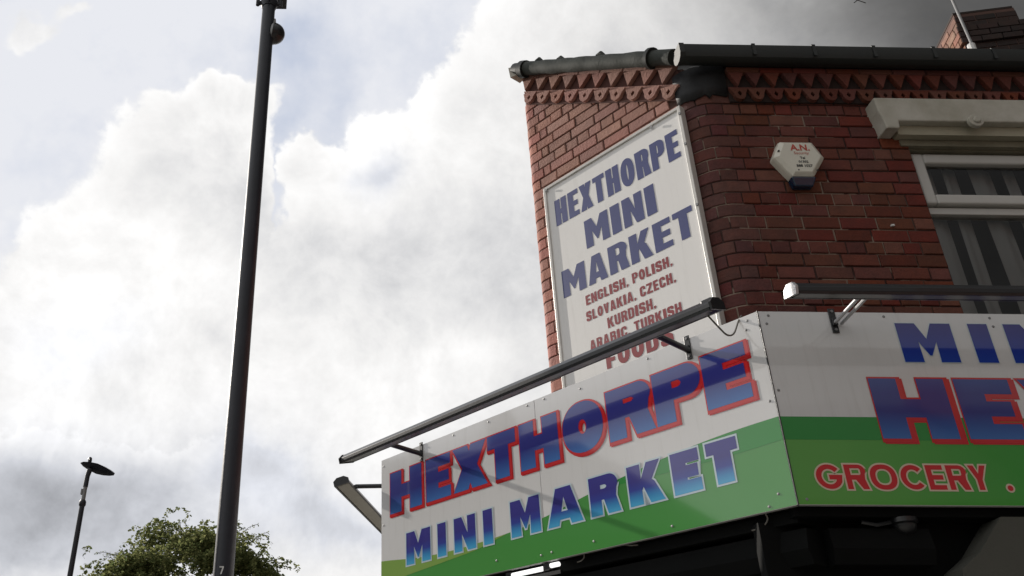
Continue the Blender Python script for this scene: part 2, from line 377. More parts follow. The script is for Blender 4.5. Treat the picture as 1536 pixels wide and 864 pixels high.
def glyph(ch, w, s, b):
    h = 1.0
    if ch == 'H':
        m0, m1 = .5-b*.5, .5+b*.5
        return [[(0,0),(s,0),(s,m0),(w-s,m0),(w-s,0),(w,0),(w,1),(w-s,1),(w-s,m1),(s,m1),(s,1),(0,1)]]
    if ch == 'E':
        m0, m1 = .5-b*.5, .5+b*.5; e = w*.93
        return [[(0,0),(w,0),(w,b),(s,b),(s,m0),(e,m0),(e,m1),(s,m1),(s,1-b),(w,1-b),(w,1),(0,1)]]
    if ch == 'F':
        m0, m1 = .46-b*.5, .46+b*.5
        return [[(0,0),(s,0),(s,m0),(w*.92,m0),(w*.92,m1),(s,m1),(s,1-b),(w,1-b),(w,1),(0,1)]]
    if ch == 'L': return [[(0,0),(w,0),(w,b),(s,b),(s,1),(0,1)]]
    if ch == 'T':
        c = w/2; return [[(c-s/2,0),(c+s/2,0),(c+s/2,1-b),(w,1-b),(w,1),(0,1),(0,1-b),(c-s/2,1-b)]]
    if ch == 'I': return [[(0,0),(w,0),(w,1),(0,1)]]
    if ch == 'X':
        a = min(s*1.12, w*.455); c = w/2; g = min(.5*a/(w-a), .36); q = a*.5
        return [[(0,0),(a,0),(c,.5-g),(w-a,0),(w,0),(c+q,.5),(w,1),(w-a,1),(c,.5+g),(a,1),(0,1),(c-q,.5)]]
    if ch == 'Y':
        c = w/2; a = s*1.05; return [[(c-s/2,0),(c+s/2,0),(c+s/2,.42),(w,1),(w-a,1),(c,.66),(a,1),(0,1),(c-s/2,.42)]]
    if ch == 'V':
        c = w/2; a = s*1.05; return [[(c-a*.5,0),(c+a*.5,0),(w,1),(w-a,1),(c,.30),(a,1),(0,1)]]
    if ch == 'M':
        c = w/2; return [[(0,0),(s,0),(s*.97,.52),(c-.02*w,.17),(c+.02*w,.17),(w-s*.97,.52),(w-s,0),(w,0),(w,1),(w-s*1.02,1),(c,.60),(s*1.02,1),(0,1)]]
    if ch == 'N': return [[(0,0),(s,0),(s,.50),(w-s,0),(w,0),(w,1),(w-s,1),(w-s,.50),(s,1),(0,1)]]
    if ch == 'A':
        a = w*.30; c = w/2; k = s*.93; t0 = .20
        xl = lambda z: (c-a*.72)*z + 0*(1-z)   # left outer edge
        outer = [(0,0),(k,0),(k+ (c-a*.72-0)*.14*.9, .15),(w-k-(c-a*.72)*.14*.9,.15),(w-k,0),(w,0),(c+a*.72,1),(c-a*.72,1)]
        hw = max(.02, (w-2*k)*.26)
        return [outer, [(c-hw,.36),(c+hw,.36),(c,.74)]]
    if ch in 'RP':
        bz = .40 if ch == 'P' else .44
        r = min(.5*(1-bz), w*.42)
        hole = rr(s, bz+b*.72, max(s+.04, w-s*.98), 1-b*.82, br=min(.08,b*.4), tr=min(.08,b*.4))
        if ch == 'P':
            return [[(0,0),(s,0),(s,bz)]+arc(w-r, bz+r, r, -.5*PI, 0)+arc(w-r, 1-r, r, 0, .5*PI)+[(0,1)], hole]
        return [[(0,0),(s,0),(s,bz*.86),(s+(w-2*s)*.42,bz*.86),(w-s*1.02,0),(w*1.02,0),(w*.90,bz*.95)]+arc(w-r, bz+.06+r, r, -.2*PI, 0, 4)+arc(w-r, 1-r, r, 0, .5*PI)+[(0,1)], hole]
    if ch == 'B':
        r = min(.22, w*.4)
        return [[(0,0)]+arc(w-r, r, r, -.5*PI, 0)+arc(w-r,.52-r*.45, r, .0, .30*PI, 3)+arc(w-r*.95, 1-r, r*.95, -.25*PI, .5*PI)+[(0,1)],
                rr(s, b*.85, w-s, .45, br=.05, tr=.05), rr(s, .60, w-s, 1-b*.85, br=.05, tr=.05)]
    if ch == 'D':
        r = min(.3, w*.45); return [rr(0,0,w,1,br=r,tr=r), rr(s,b*.85,w-s,1-b*.85,br=r*.4,tr=r*.4)]
    if ch == 'O':
        if s < w*.3: return [ellp(w/2,.5,w/2,.515,32,2.3), ellp(w/2,.5,w/2-s,.515-b,24,2.3)]
        return [ellp(w/2,.5,w/2,.515,32,2.2), ellp(w/2,.5,max(.03,w/2-s),max(.05,.5-b*1.15),18,2.0)]
    if ch == 'K':
        return [[(0,0),(s,0),(s,.34),(s+.05*w,.42),(w-s*1.05,0),(w,0),(w*.76,.50),(w*.5+s*.5,.56),(w*.97,1),(w-s*1.08,1),(s,.62),(s,1),(0,1)]]
    if ch == 'Z': return [[(0,0),(w,0),(w,b),(s*1.05,b),(w,1-b),(w,1),(0,1),(0,1-b),(w-s*1.05,1-b),(0,b)]]
    if ch == '7': return [[(w*.25,0),(w*.25+s,0),(w,1-b),(w,1),(0,1),(0,1-b),(w-s,1-b)]]
    x0, x1, z0, z1 = s/2, w-s/2, b/2, 1-b/2; rad = .26
    if ch == 'C': return [stroke(rpath([(x1,.64),(x1,z1),(x0,z1),(x0,z0),(x1,z0),(x1,.36)], rad), s, b)]
    if ch == 'G': return [stroke(rpath([(x1,.66),(x1,z1),(x0,z1),(x0,z0),(x1,z0),(x1,.44),(w*.56,.44)], [0,rad,rad,rad,rad,0.0,0]), s, b*.9)]
    if ch == 'U': return [stroke(rpath([(x0,1),(x0,z0),(x1,z0),(x1,1)], rad), s, b)]
    if ch in 'cg':
        a0 = R(42) if ch == 'c' else R(38)
        a1 = 2*PI-a0 if ch == 'c' else 2*PI-R(14)
        pts = [(w/2+(w/2-s/2)*math.cos(a0+(a1-a0)*i/26), .5+(.5-b/2)*math.sin(a0+(a1-a0)*i/26)) for i in range(27)]
        if ch == 'g': pts = pts[:-1]+[(w-s*.55, .5-b*.1), (w*.50, .5-b*.1)]
        return [stroke(pts, s, b)]
    if ch == 'S':
        c = min(.12, w*.3); u = w*.12
        return [[(s,.32),(0,.32),(0,.12),(c,0),(w-c,0),(w,.12),(w,.46),(w-u,.57),(s,.68),(s,1-b),(w-s,1-b),(w-s,.68),(w,.68),(w,.88),(w-c,1),(c,1),(0,.88),(0,.56),(u,.45),(w-s,.33),(w-s,b),(s,b)]]
    if ch == ',': return [[(0,-.10),(w*.4,-.10),(w,.05),(w,.2),(0,.2),(0,0),(w*.3,0)]]
    if ch == '.': return [ellp(w/2, w/2, w/2, w/2, 14)]
    return []
def area(p): return .5*sum(p[i-1][0]*p[i][1]-p[i][0]*p[i-1][1] for i in range(len(p)))
def offset(poly, d, hole=False):
    """grow (d>0) a polygon's ink; holes shrink"""
    p = [q for i, q in enumerate(poly) if math.dist(q, poly[i-1]) > 1e-5]
    if area(p) < 0: p = p[::-1]
    dd = -d if hole else d; out = []; n = len(p)
    for i in range(n):
        a, b_, c = Vector(p[i-1]), Vector(p[i]), Vector(p[(i+1)%n])
        n0 = Vector(((b_-a).y, -(b_-a).x)).normalized(); n1 = Vector(((c-b_).y, -(c-b_).x)).normalized()
        nn_ = (n0+n1)
        if nn_.length < 1e-5: nn_ = n0
        nn_.normalize(); k = 1/max(.5, nn_.dot(n0)); out.append(tuple(b_+nn_*dd*k))
    if hole and area(out) < area(p)*.12: return None
    return out
class Text:
    """letters as flat print; loops in metres in the sign's local x,z"""
    def __init__(s): s.g = []
    def put(s, ch, x0, x1, z0, z1, st, bt):
        h = z1-z0; w = (x1-x0)/h
        s.g.append([[(x0+x*h, z0+z*h) for x, z in lp] for lp in glyph(ch, w, st/h, bt/h)]); return s
    def line(s, txt, x0, x1, z0, z1, st, bt, gap, rel={}):
        ws = {'I': .5, ',': .34, ' ': .36, 'M': 1.32, 'N': 1.05, 'O': 1.02, 'T': .93, 'E': .86, 'L': .82, 'F': .84, '.': .3, 'A': 1.05, 'V': 1.0, 'K': 1.08}
        ws.update(rel)
        tot = sum(ws.get(c, 1.) for c in txt); u = ((x1-x0)-gap*(len(txt)-1))/tot; x = x0
        for c in txt:
            w = ws.get(c, 1.)*u
            if c != ' ': s.put(c, x, x+w if c not in ',I' else x+(w if c == 'I' else w), z0, z1, st if c not in ',' else st, bt)
            x += w+gap
        return s
    def mesh(s, name, y, grow=0., dx=0., dz=0., ox=0., oz=0.):
        vs, fs = [], []
        for loops in s.g:
            L = []
            for i, lp in enumerate(loops):
                q = offset(lp, grow, i > 0) if grow else lp
                if q: L.append([Vector((x+dx-ox, 0, z+dz-oz)) for x, z in q])
            tri = geometry.tessellate_polygon([[Vector((v.x, v.z, 0)) for v in l] for l in L])
            n = len(vs); vs += [(v.x, y, v.z) for l in L for v in l]
            flat = [v for l in L for v in l]
            for t in tri:
                a, b_, c = (flat[i] for i in t)
                cr = (b_.x-a.x)*(c.z-a.z)-(b_.z-a.z)*(c.x-a.x)
                if abs(cr) < 1e-12: continue
                fs.append(tuple(n+i for i in (t if cr > 0 else t[::-1])))
        me = bpy.data.meshes.new(name); me.from_pydata(vs, [], fs); me.update(); return me
def letters(parent, txt, layers, fr, ox=0., oz=0., name='letter'):
    """layers: (material, y, grow, dx, dz); every letter and every outline is an object of its own"""
    for i, (m, y, g, dx, dz) in enumerate(layers):
        nm = name if i == len(layers)-1 else ('letter_outline' if i == len(layers)-2 else 'letter_shadow')
        for gl_ in txt.g:
            t1 = Text(); t1.g = [gl_]; xs_ = [p[0] for p in gl_[0]]; ox = (min(xs_)+max(xs_))/2
            k = (int(ox*1000) % 5)*.00003
            link(nm, t1.mesh(nm, y-k, g, dx, dz, ox, oz), m, parent, fr @ TR((ox, 0, oz)))

# ------------------------------------------------------------------ where things stand
A = R(-36.2); Tv = Vector((math.sin(A), math.cos(A), 0))           # along the chamfer, away from the corner
FR_W = frame_m((1.952, 4.2, 0), (1,0,0)); CH_W = frame_m((1.952, 4.2, 0), -Tv)      # brick walls (front, chamfer)
FR_F = frame_m((1.911, 3.95, 0), (1,0,0)); CH_F = frame_m((1.911, 3.95, 0), -Tv)    # fascias
Sd = Vector((math.sin(R(14.4)), math.cos(R(14.4)), 0))             # side street direction
SD_F = frame_m(CH_F @ Vector((-3.012, 0, 0)), -Sd)                  # local x runs back towards the corner: side = negative x
WL = 1.335                                                          # chamfer wall length upstairs
SD_W = frame_m(CH_W @ Vector((-WL, 0, 0)), -Sd)
RK = R(32.0)                                                        # rake of the verge
rk = lambda x: 5.39 + (-x)*math.tan(RK)                            # top of the dentil band on the chamfer
CP = .0782; BL = .205; J = .008

# ------------------------------------------------------------------ ground
def ground():
    MB().box(-900, 900, -900, 900, -.6, -.004).build('ground', M['grass'], kind='structure')
    MB().box(-14.0, -3.6, -60, 90, -.3, 0).build('road', M['asphalt'], kind='structure')
    MB().box(-3.6, 30, -8.2, -3.2, -.3, 0).build('road', M['asphalt'], kind='structure')
    MB().box(-3.48, 30, -3.08, 60, -.25, .12).build('pavement', M['paving'], kind='structure')
    k = MB(); k.box(-3.6, -3.482, -3.2, 60, -.25, .124); k.box(-3.48, 30, -3.2, -3.082, -.25, .124)
    k.build('kerb', mat('kerb_stone', (.3,.29,.27), .85), kind='structure')
    MB().box(-18.5, -14.004, -60, 90, -.25, .12).build('pavement', M['paving'], kind='structure')
    MB().box(-3.6, 30, -60, -8.204, -.25, .12).build('pavement', M['paving'], kind='structure')
    l = MB()
    for i in range(14): l.box(-8.85, -8.75, -40+i*8, -36+i*8, -.01, .004)
    l.build('road_marking', M['paint_line'], kind='structure')
ground()

# ------------------------------------------------------------------ the corner shop building
shop = thing('corner_shop_building', 'red brick corner shop building with cut-off corner, dentilled eaves and black gutter', 'building', TR((1.952, 4.2, 0)))
def brick_mesh(L, H=CP-J, D=.05, seed=0, m=None):
    rg = random.Random(seed); j = lambda a: rg.uniform(-a, a); b = .004
    l, h = L/2, H/2
    vs = [(sx*(l-b)+j(.0015), j(.0012), sz*(h-b)+j(.001)) for sx, sz in ((-1,-1),(1,-1),(1,1),(-1,1))]
    vs += [(sx*l+j(.001), b, sz*h+j(.001)) for sx, sz in ((-1,-1),(1,-1),(1,1),(-1,1))]
    vs += [(sx*l, D, sz*h) for sx, sz in ((-1,-1),(1,-1),(1,1),(-1,1))]
    fs = [(0,1,2,3)]+[(i,(i+4),(i+1)%4+4,(i+1)%4) for i in range(4)]+[(i+4,i+8,(i+1)%4+8,(i+1)%4+4) for i in range(4)]
    me = bpy.data.meshes.new('brick'); me.from_pydata(vs, [], fs); me.update()
    bm = bmesh.new(); bm.from_mesh(me); bmesh.ops.recalc_face_normals(bm, faces=bm.faces)
    if bm.faces[:][0].normal.y > 0: bmesh.ops.reverse_faces(bm, faces=bm.faces)
    bm.to_mesh(me); bm.free()
    if m: me.materials.append(m)
    return me
_cache = {}
def bmesh_for(L, m, k):
    key = (round(L, 3), m.name, k)
    if key not in _cache: _cache[key] = brick_mesh(L, seed=hash((round(L*1000), k)) % 9999, m=m)
    return _cache[key]
def course_spans(x0, x1, row, header, half=BL/2):
    """brick edges along a course from x0 to x1"""
    out = []; L = half if header else BL
    first = [L*.5 if header else L*.5, L][row % 2] if not header else [half, half*.6][row % 2]
    x = x0; n = True
    e = x0+first
    while x < x1-.001:
        e2 = min(e, x1)
        if x1-e2 < .065: e2 = x1
        out.append((x, e2)); x = e2; e = x+L
    return out
Z0 = 4.009-7*CP                      # first course bed
ROWS = 38
def is_header(r): return (r % 4) == 0
brick_n = [0]
# front wall -------------------------------------------------------------
wall_f = MB()
WX0, WX1, WZ0, WZ1 = 1.172, 2.25, 3.0, 4.87        # window opening, local x/z
wall_f.box(.06, WX0, .008, .30, .12, 5.40); wall_f.box(WX0, WX1, .008, .30, WZ1, 5.40)
wall_f.box(WX0, WX1, .008, .30, 2.55, WZ0); wall_f.box(WX1, 6.8, .008, .30, .12, 5.40)
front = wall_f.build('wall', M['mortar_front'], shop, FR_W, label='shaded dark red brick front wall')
def put_bricks(parent, fr, spans_fn, mats, hidden, stuffname='brickwork'):
    st = MB()
    for r in range(ROWS):
        zc = Z0+(r+.5)*CP
        for a, b_ in spans_fn(r):
            if b_-a < .025: continue
            L = round((b_-a-J)*200)/200; xc = (a+b_)/2; k = random.randrange(3)
            y = random.uniform(-.0025, .0025)
            if hidden(a, b_, zc):
                l, h = L/2, (CP-J)/2
                st.add([(xc+sx*l, y, zc+sz*h) for sx, sz in ((-1,-1),(1,-1),(1,1),(-1,1))]+[(xc+sx*l, .03, zc+sz*h) for sx, sz in ((-1,-1),(1,-1),(1,1),(-1,1))],
                       [(0,1,2,3),(0,4,5,1),(1,5,6,2),(2,6,7,3),(3,7,4,0)])
            else:
                o = bpy.data.objects.new('brick', bmesh_for(L, mats, k)); C.objects.link(o)
                rot = Matrix.Rotation(random.uniform(-.006, .006), 4, 'Y')
                setp(o, parent, fr @ TR((xc, y, zc)) @ rot); brick_n[0] += 1
    if st.v: st.build(stuffname, mats, parent, fr, kind='stuff')
def f_spans(r):
    zc = Z0+(r+.5)*CP
    if zc > 5.19: return []
    x0 = .091+(.10 if r % 2 else .045)
    o = []
    if WZ0 < zc < WZ1+.0:
        o += course_spans(x0, WX0, r, is_header(r)); o += course_spans(WX1, 6.6, r, is_header(r))
    else: o += course_spans(x0, 6.6, r, is_header(r))
    return o
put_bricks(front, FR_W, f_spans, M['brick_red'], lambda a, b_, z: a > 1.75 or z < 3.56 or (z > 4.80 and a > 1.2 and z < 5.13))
# chamfer wall -----------------------------------------------------------
side = MB().prism([(-WL+.06,2.62),(-.06,2.62),(-.06,rk(-.06)-.02),(-WL+.06,rk(-WL)-.05)], .008, .30).build('wall', M['mortar_dark'], shop, CH_W, label='paler pink brick wall of the cut-off corner with a raking top')
def c_spans(r):
    zc = Z0+(r+.5)*CP
    if zc > rk(-WL)-.13: return []
    xr = -(.091+(.045 if r % 2 else .10)); out = []
    for a, b_ in [(-q, -p) for p, q in course_spans(-xr, WL+.004-.033-(.08 if r % 2 else .04), r, is_header(r))]:
        if zc+CP/2 < rk(max(a, b_))-.03+0: out.append((a, b_))
        elif zc < rk((a+b_)/2)-.08:
            # cut brick under the rake
            lim = -(zc+CP/2+.03-5.39)/math.tan(RK)
            if lim-a > .03: out.append((a, lim))
    return out
put_bricks(side, CH_W, c_spans, M['brick_pink'], lambda a, b_, z: z < 3.5 or (a > -1.17 and z < 5.07))
# rounded corner bricks ---------------------------------------------------
def corner_mesh(ang, rad, a0, a1, lf, lr, m):
    """bull-nosed brick on an arris (local x along the right-hand wall, turning left by ang); covers arc a0..a1 plus straight legs"""
    tl = rad*math.tan(ang/2); H = (CP-J)/2; cx, cy = tl, rad
    P = lambda a, r=rad: Vector((cx+r*math.cos(-PI/2-ang*a), cy+r*math.sin(-PI/2-ang*a)))
    pts = [P(a0)+Vector((lf, 0))] if lf else []
    pts += [P(a0+(a1-a0)*i/6) for i in range(7)]
    if lr: pts.append(P(a1)+Vector((-math.cos(ang), math.sin(ang)))*lr)
    n = len(pts); nrm = []
    for i in range(n):
        d = (pts[min(i+1,n-1)]-pts[max(i-1,0)]).normalized(); nrm.append(Vector((-d.y, d.x)) if Vector((-d.y, d.x)).dot(Vector((cx,cy+.3))-pts[i]) > 0 else Vector((d.y, -d.x)))
    vs = []
    for z, off in ((-H, .003), (-H+.0035, 0), (H-.0035, 0), (H, .003)):
        vs += [(*(p+q*off), z) for p, q in zip(pts, nrm)]
    n0 = len(vs); vs += [(*(p+q*.04), -H) for p, q in zip(pts, nrm)]+[(*(p+q*.04), H) for p, q in zip(pts, nrm)]
    fs = [(k*n+i, k*n+i+1, (k+1)*n+i+1, (k+1)*n+i) for k in range(3) for i in range(n-1)]
    for i in range(n-1): fs += [(i, n0+i, n0+i+1, i+1), (3*n+i, 3*n+i+1, n0+n+i+1, n0+n+i)]
    fs += [(0, n, 2*n, 3*n, n0+n, n0), (n-1, n0+n-1, n0+2*n-1, 4*n-1, 3*n-1, 2*n-1)]
    b = MB(); b.add(vs, fs); me = b.mesh('corner_brick', True); me.materials.append(m); return me
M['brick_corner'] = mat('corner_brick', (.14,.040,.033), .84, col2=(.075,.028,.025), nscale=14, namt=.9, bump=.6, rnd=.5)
def round_corner(parent_fr, ang, rad, mb, mm, rows, legs, label, matm, z1):
    core = MB(); tl = rad*math.tan(ang/2); r2 = rad-.005
    poly = [(tl+.12, .0085)]+[(tl+r2*math.cos(-PI/2-ang*i/8), rad+r2*math.sin(-PI/2-ang*i/8)) for i in range(9)]
    e = Vector(poly[-1])+Vector((-math.cos(ang), math.sin(ang)))*.06; poly += [tuple(e), (tl+.12, .25)]
    n = len(poly); core.add([(x,y,z) for z in (3.36, z1) for x, y in poly], [tuple(range(n)), tuple(range(2*n-1,n-1,-1))]+[(i,(i+1)%n,(i+1)%n+n,i+n) for i in range(n)])
    c = core.build('wall_corner', matm, shop, parent_fr)
    gp = J/(ang*rad)
    single = rad < .1
    A = [corner_mesh(ang, rad, 0, 1, legs[0]-J/2, legs[1]-J/2, mb)] if single else [corner_mesh(ang, rad, 0, .62-gp/2, legs[0]-J/2, 0, mb), corner_mesh(ang, rad, .62+gp/2, 1, 0, legs[1]-J/2, mb)]
    B_ = [corner_mesh(ang, rad, 0, 1, legs[1]-J/2, legs[0]-J/2, mb)] if single else [corner_mesh(ang, rad, 0, .30-gp/2, legs[1]-J/2, 0, mb), corner_mesh(ang, rad, .30+gp/2, 1, 0, legs[0]-J/2, mb)]
    for r in rows:
        for me in (A if r % 2 else B_):
            o = bpy.data.objects.new('brick', me); C.objects.link(o); setp(o, c, parent_fr @ TR((0, random.uniform(-.002,.002), Z0+(r+.5)*CP))); brick_n[0] += 1
ang = R(53.8); tl = .18*math.tan(ang/2)
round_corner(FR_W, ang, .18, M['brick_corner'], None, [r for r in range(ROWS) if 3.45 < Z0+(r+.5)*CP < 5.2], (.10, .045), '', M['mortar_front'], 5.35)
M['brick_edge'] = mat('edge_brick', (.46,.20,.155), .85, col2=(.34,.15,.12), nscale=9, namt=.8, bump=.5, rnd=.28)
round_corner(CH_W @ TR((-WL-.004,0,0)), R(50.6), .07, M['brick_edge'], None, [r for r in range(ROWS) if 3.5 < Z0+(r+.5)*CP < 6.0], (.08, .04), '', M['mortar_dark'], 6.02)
# the side wall, hidden from here, along the side street
MB().prism([(-7.5,.12),(-.09,.12),(-.09,6.05),(-3.2,8.0),(-7.5,5.4)], .01, .3).build('wall', M['mortar_dark'], shop, SD_W, label='side wall along the side street')
# dentil band ---------------------------------------------------------------
def tooth_mesh(w, h, d, m):
    me = MB().prism([(0,-h),(w*.43,0),(-w*.43,0)], -d, .002).mesh('tooth'); me.materials.append(m); return me
def loop_mesh(w, h, d, m):
    """U shaped drop with a small diamond hole"""
    out = [(-w*.5,0)]+[(w*.33*math.cos(a), -h*.5+h*.5*math.sin(a)) for a in [PI+PI*i/8 for i in range(9)]]+[(w*.5,0)]
    hole = [(0,-h*.72),(w*.12,-h*.45),(0,-h*.2),(-w*.12,-h*.45)]
    tri = geometry.tessellate_polygon([[Vector((x,z,0)) for x,z in out],[Vector((x,z,0)) for x,z in hole]])
    allp = out+hole; n = len(allp); vs = [(x,-d,z) for x,z in allp]+[(x,.002,z) for x,z in allp]
    fs = [tuple(t) for t in tri]
    no = len(out); fs += [(i,(i+1)%no,(i+1)%no+n,i+n) for i in range(no)]
    fs += [(no+i, no+(i+1)%4, no+(i+1)%4+n, no+i+n) for i in range(4)]
    b = MB(); b.add(vs, fs); me = b.mesh('drop'); me.materials.append(m); return me
def band(parent, fr, x0, x1, pitch, ang_, m, mb, mseat):
    """runs along local x rotated by ang_ in the wall plane; ends cut plumb, so lower rows shift by depth*tan"""
    f = fr @ Matrix.Rotation(ang_, 4, 'Y'); tg = math.tan(ang_)
    sh = lambda d: d*tg
    def bar(z0_, z1_, y0, y1): return MB().prism([(x0+sh(-z0_), z0_), (x1+sh(-z0_), z0_), (x1+sh(-z1_), z1_), (x0+sh(-z1_), z1_)], y0, y1)
    bar(-.225, -.028, -.012, .02).build('band_back', mb, parent, f)
    n = int(round((x1-x0)/.2)); L = (x1-x0)/n
    for i in range(n):            # plain capping course
        o = bpy.data.objects.new('brick', bmesh_for(round((L-J)*200)/200, m, i % 3)); C.objects.link(o)
        setp(o, parent, f @ TR((x0+(i+.5)*L, -.046, -.010)) @ Matrix.Diagonal((1,1,.52,1)))
        brick_n[0] += 1
    tm, lm = tooth_mesh(pitch, .100, .032, m), loop_mesh(pitch*1.0, .080, .026, m)
    n = int((x1-x0)/pitch)
    bar(-.146, -.130, -.028, -.012).build('band_string', m, parent, f)
    for i in range(n):
        x = x0+(i+.5)*(x1-x0)/n
        o = bpy.data.objects.new('tooth', tm); C.objects.link(o); setp(o, parent, f @ TR((x+sh(.03), -.012, -.030)) @ Matrix.Rotation(random.uniform(-.03,.03)-ang_*.25,4,'Y'))
        o = bpy.data.objects.new('drop', lm); C.objects.link(o); setp(o, parent, f @ TR((x+sh(.146), -.012, -.1462)) @ Matrix.Rotation(random.uniform(-.05,.05)-ang_*.3,4,'Y'))
M['recess_shade'] = mat('recess_shade_brick', (.12,.05,.04), .9, col2=(.07,.03,.025))  # shade between the teeth is put into this darker backing colour
bs = thing  # alias
bc = MB().box(-WL-.02, -.05, -.0, .004, 0, .01)
lc = WL/math.cos(RK)
def rake_frame():
    return CH_W @ TR((0, 0, 5.39))
bandc = MB().box(-.5, -.3, .06, .12, -.2, -.1).build('dentil_band', M['brick_pink'], shop, rake_frame(), label='pale pink dentilled brick band rising with the verge')
band(bandc, rake_frame(), -lc+.03, -.098, .1325, RK, M['brick_pink'], M['recess_shade'], None)
FB = FR_W @ TR((0, 0, 5.345))
bandf = MB().box(0.45, .60, .06, .12, -.2, -.1).build('dentil_band', M['brick_red'], shop, FB, label='dark red dentilled brick band under the level gutter')
band(bandf, FB @ TR((0,0,-.01)), .185, 3.0, .107, 0, M['brick_red'], mat('recess_shade_brick_dark', (.03,.016,.013), .9), None)  # backing colour again carries the shade between the teeth
# black flashing dressed round the corner of the band
fl = MB(); zt, zb = 5.372, 5.150
for s_, e_ in (((-.075,-.075),(.17,-.075)),):
    pass
pf = []
for i in range(9):
    a = -PI/2-R(53.8)*i/8; rad = .204; pf.append((tl+rad*math.cos(a), .18+rad*math.sin(a)))
pf = [(tl+.088, -.026)]+pf
e = Vector(pf[-1])+Vector((-math.cos(ang), math.sin(ang)))*.035; pf.append(tuple(e))
n = len(pf); rg = random.Random(3); vs = []
for z_, k in ((zt,0.),(5.30,.004),(5.22,-.004),(zb,-.02)):
    for (x,y) in pf:
        c = Vector((tl+.02,.25)); q = Vector((x,y)); dv_ = (c-q).normalized(); v = q+dv_*(-k*.6+rg.uniform(-.002,.002)); vs.append((v.x,v.y,z_+(rg.uniform(-.02,.02) if z_ == zb else 0)))
ob = MB().add(vs, [(j*n+i, j*n+i+1, (j+1)*n+i+1, (j+1)*n+i) for j in range(3) for i in range(n-1)]).build('flashing', M['lead'], shop, FR_W, smooth=True)
sm = ob.modifiers.new('thick', 'SOLIDIFY'); sm.thickness = .02
# gutters -------------------------------------------------------------------
gut = MB(); prof = [(a*.84, b*.84) for a, b in [(-.062,.055),(-.062,-.01),(-.05,-.045),(-.02,-.062),(.02,-.062),(.05,-.045),(.062,-.01),(.062,.055),(.054,.055),(.054,-.008),(.042,-.036),(.018,-.052),(-.018,-.052),(-.042,-.036),(-.054,-.008),(-.054,.055)]]
gz = 5.383
gut.extr(prof, (-.10,-.092,gz), (6.6,-.092,gz+.004))
gutter = gut.build('gutter', M['gutter_black'], shop, FR_W, smooth=True)
for i in range(12):
    x = .33+i*.36; g = MB(); g.box(x-.010, x+.010, -.149, -.1445, gz-.03, gz+.054); g.box(x-.010, x+.010, -.149, -.04, gz+.0475, gz+.054)
    g.build('bracket', M['gutter_black'], gutter, FR_W)
# stop end of the gutter at the corner
g = MB(); g.extr([(-.057,.05),(-.057,-.02),(-.04,-.045),(-.015,-.057),(.015,-.057),(.04,-.045),(.057,-.02),(.057,.05)], (-.115,-.092,gz), (-.085,-.092,gz)); g.build('stop_end', M['gutter_black'], gutter, FR_W)
# raking verge roll over the chamfer
f = rake_frame() @ Matrix.Rotation(RK, 4, 'Y') @ TR((.0, .012, -.032))
vg = MB(); pts, rads = [], []
for i in range(26):
    t = i/25; x = -lc+.06+t*(lc-.135); pts.append((x, -.10+.002*math.sin(i*2.1), .055+.002*math.sin(i*1.7))); rads.append(.050+.0012*math.sin(i*1.3)+(.002 if i in (3,9) else 0))
vg.tube(pts, rads, 14)
verge = vg.build('verge_roll', M['verge'], shop, f, smooth=True)
MB().tube([(-.26,-.10,.055),(-.235,-.10,.055)], .068, 16).build('joint_collar', M['gutter_black'], verge, f, smooth=True)
MB().tube([(-lc+.08,-.10,.05),(-lc+.13,-.10,.05)], .064, 16).build('joint_collar', M['gutter_black'], verge, f, smooth=True)
for xx, zz, rr_ in ((-lc+.24,.112,.02),(-lc+.47,.112,.016),(-lc+.86,.112,.022)):
    MB().tube([(xx-.035,-.10,zz-.006),(xx,-.10,zz+.004),(xx+.035,-.10,zz-.006)], [rr_*.5,rr_,rr_*.5], 8).build('mortar_lump', M['verge'], verge, f, smooth=True)
# broken end with pale mortar
en = MB(); en.tube([(-lc+.06,-.10,.05),(-lc+.0,-.10,.052)], [.05,.048], 12, caps=False); en.tube([(-lc-.0,-.10,.052),(-lc+.06,-.10,.05)], [.036,.034], 12)
en.build('open_end', M['gutter_black'], verge, f, smooth=True)
MB().add([(-lc-.035,-.14,.05),(-lc+.03,-.14,-.03),(-lc+.06,-.12,.0),(-lc+.02,-.13,.06),(-lc-.03,-.04,.05),(-lc+.03,-.04,-.03),(-lc+.06,-.04,.0),(-lc+.02,-.04,.06)],
        [(0,1,2,3),(7,6,5,4),(0,4,5,1),(1,5,6,2),(2,6,7,3),(3,7,4,0)]).build('mortar_patch', mat('pale_mortar', (.62,.58,.50), .9), verge, f)
# roof: slate planes --------------------------------------------------------
eave = 5.40; rfm = MB()
yE, yR = 4.12, 8.2; zR = eave+(yR-yE)*math.tan(R(35))
pC = CH_W @ Vector((-WL-.02, -.05, 0)); zC = rk(-WL)+.02
sE = SD_W @ Vector((-4.6, 0, 0))
vs = [(1.99,4.19,eave),(8.7,4.19,eave),(8.7,yR,zR),(sE.x,yR+.3,zR),(pC.x,pC.y,zC)]
vs += [(x,y,z+.03) for x,y,z in vs]
rfm.add(vs, [(0,1,2,3),(0,3,4),(5,8,7,6),(5,9,8),(0,5,6,1),(1,6,7,2),(2,7,8,3),(3,8,9,4),(4,9,5,0)])
roof = rfm.build('roof', M['slate'], shop, Matrix.Identity(4))
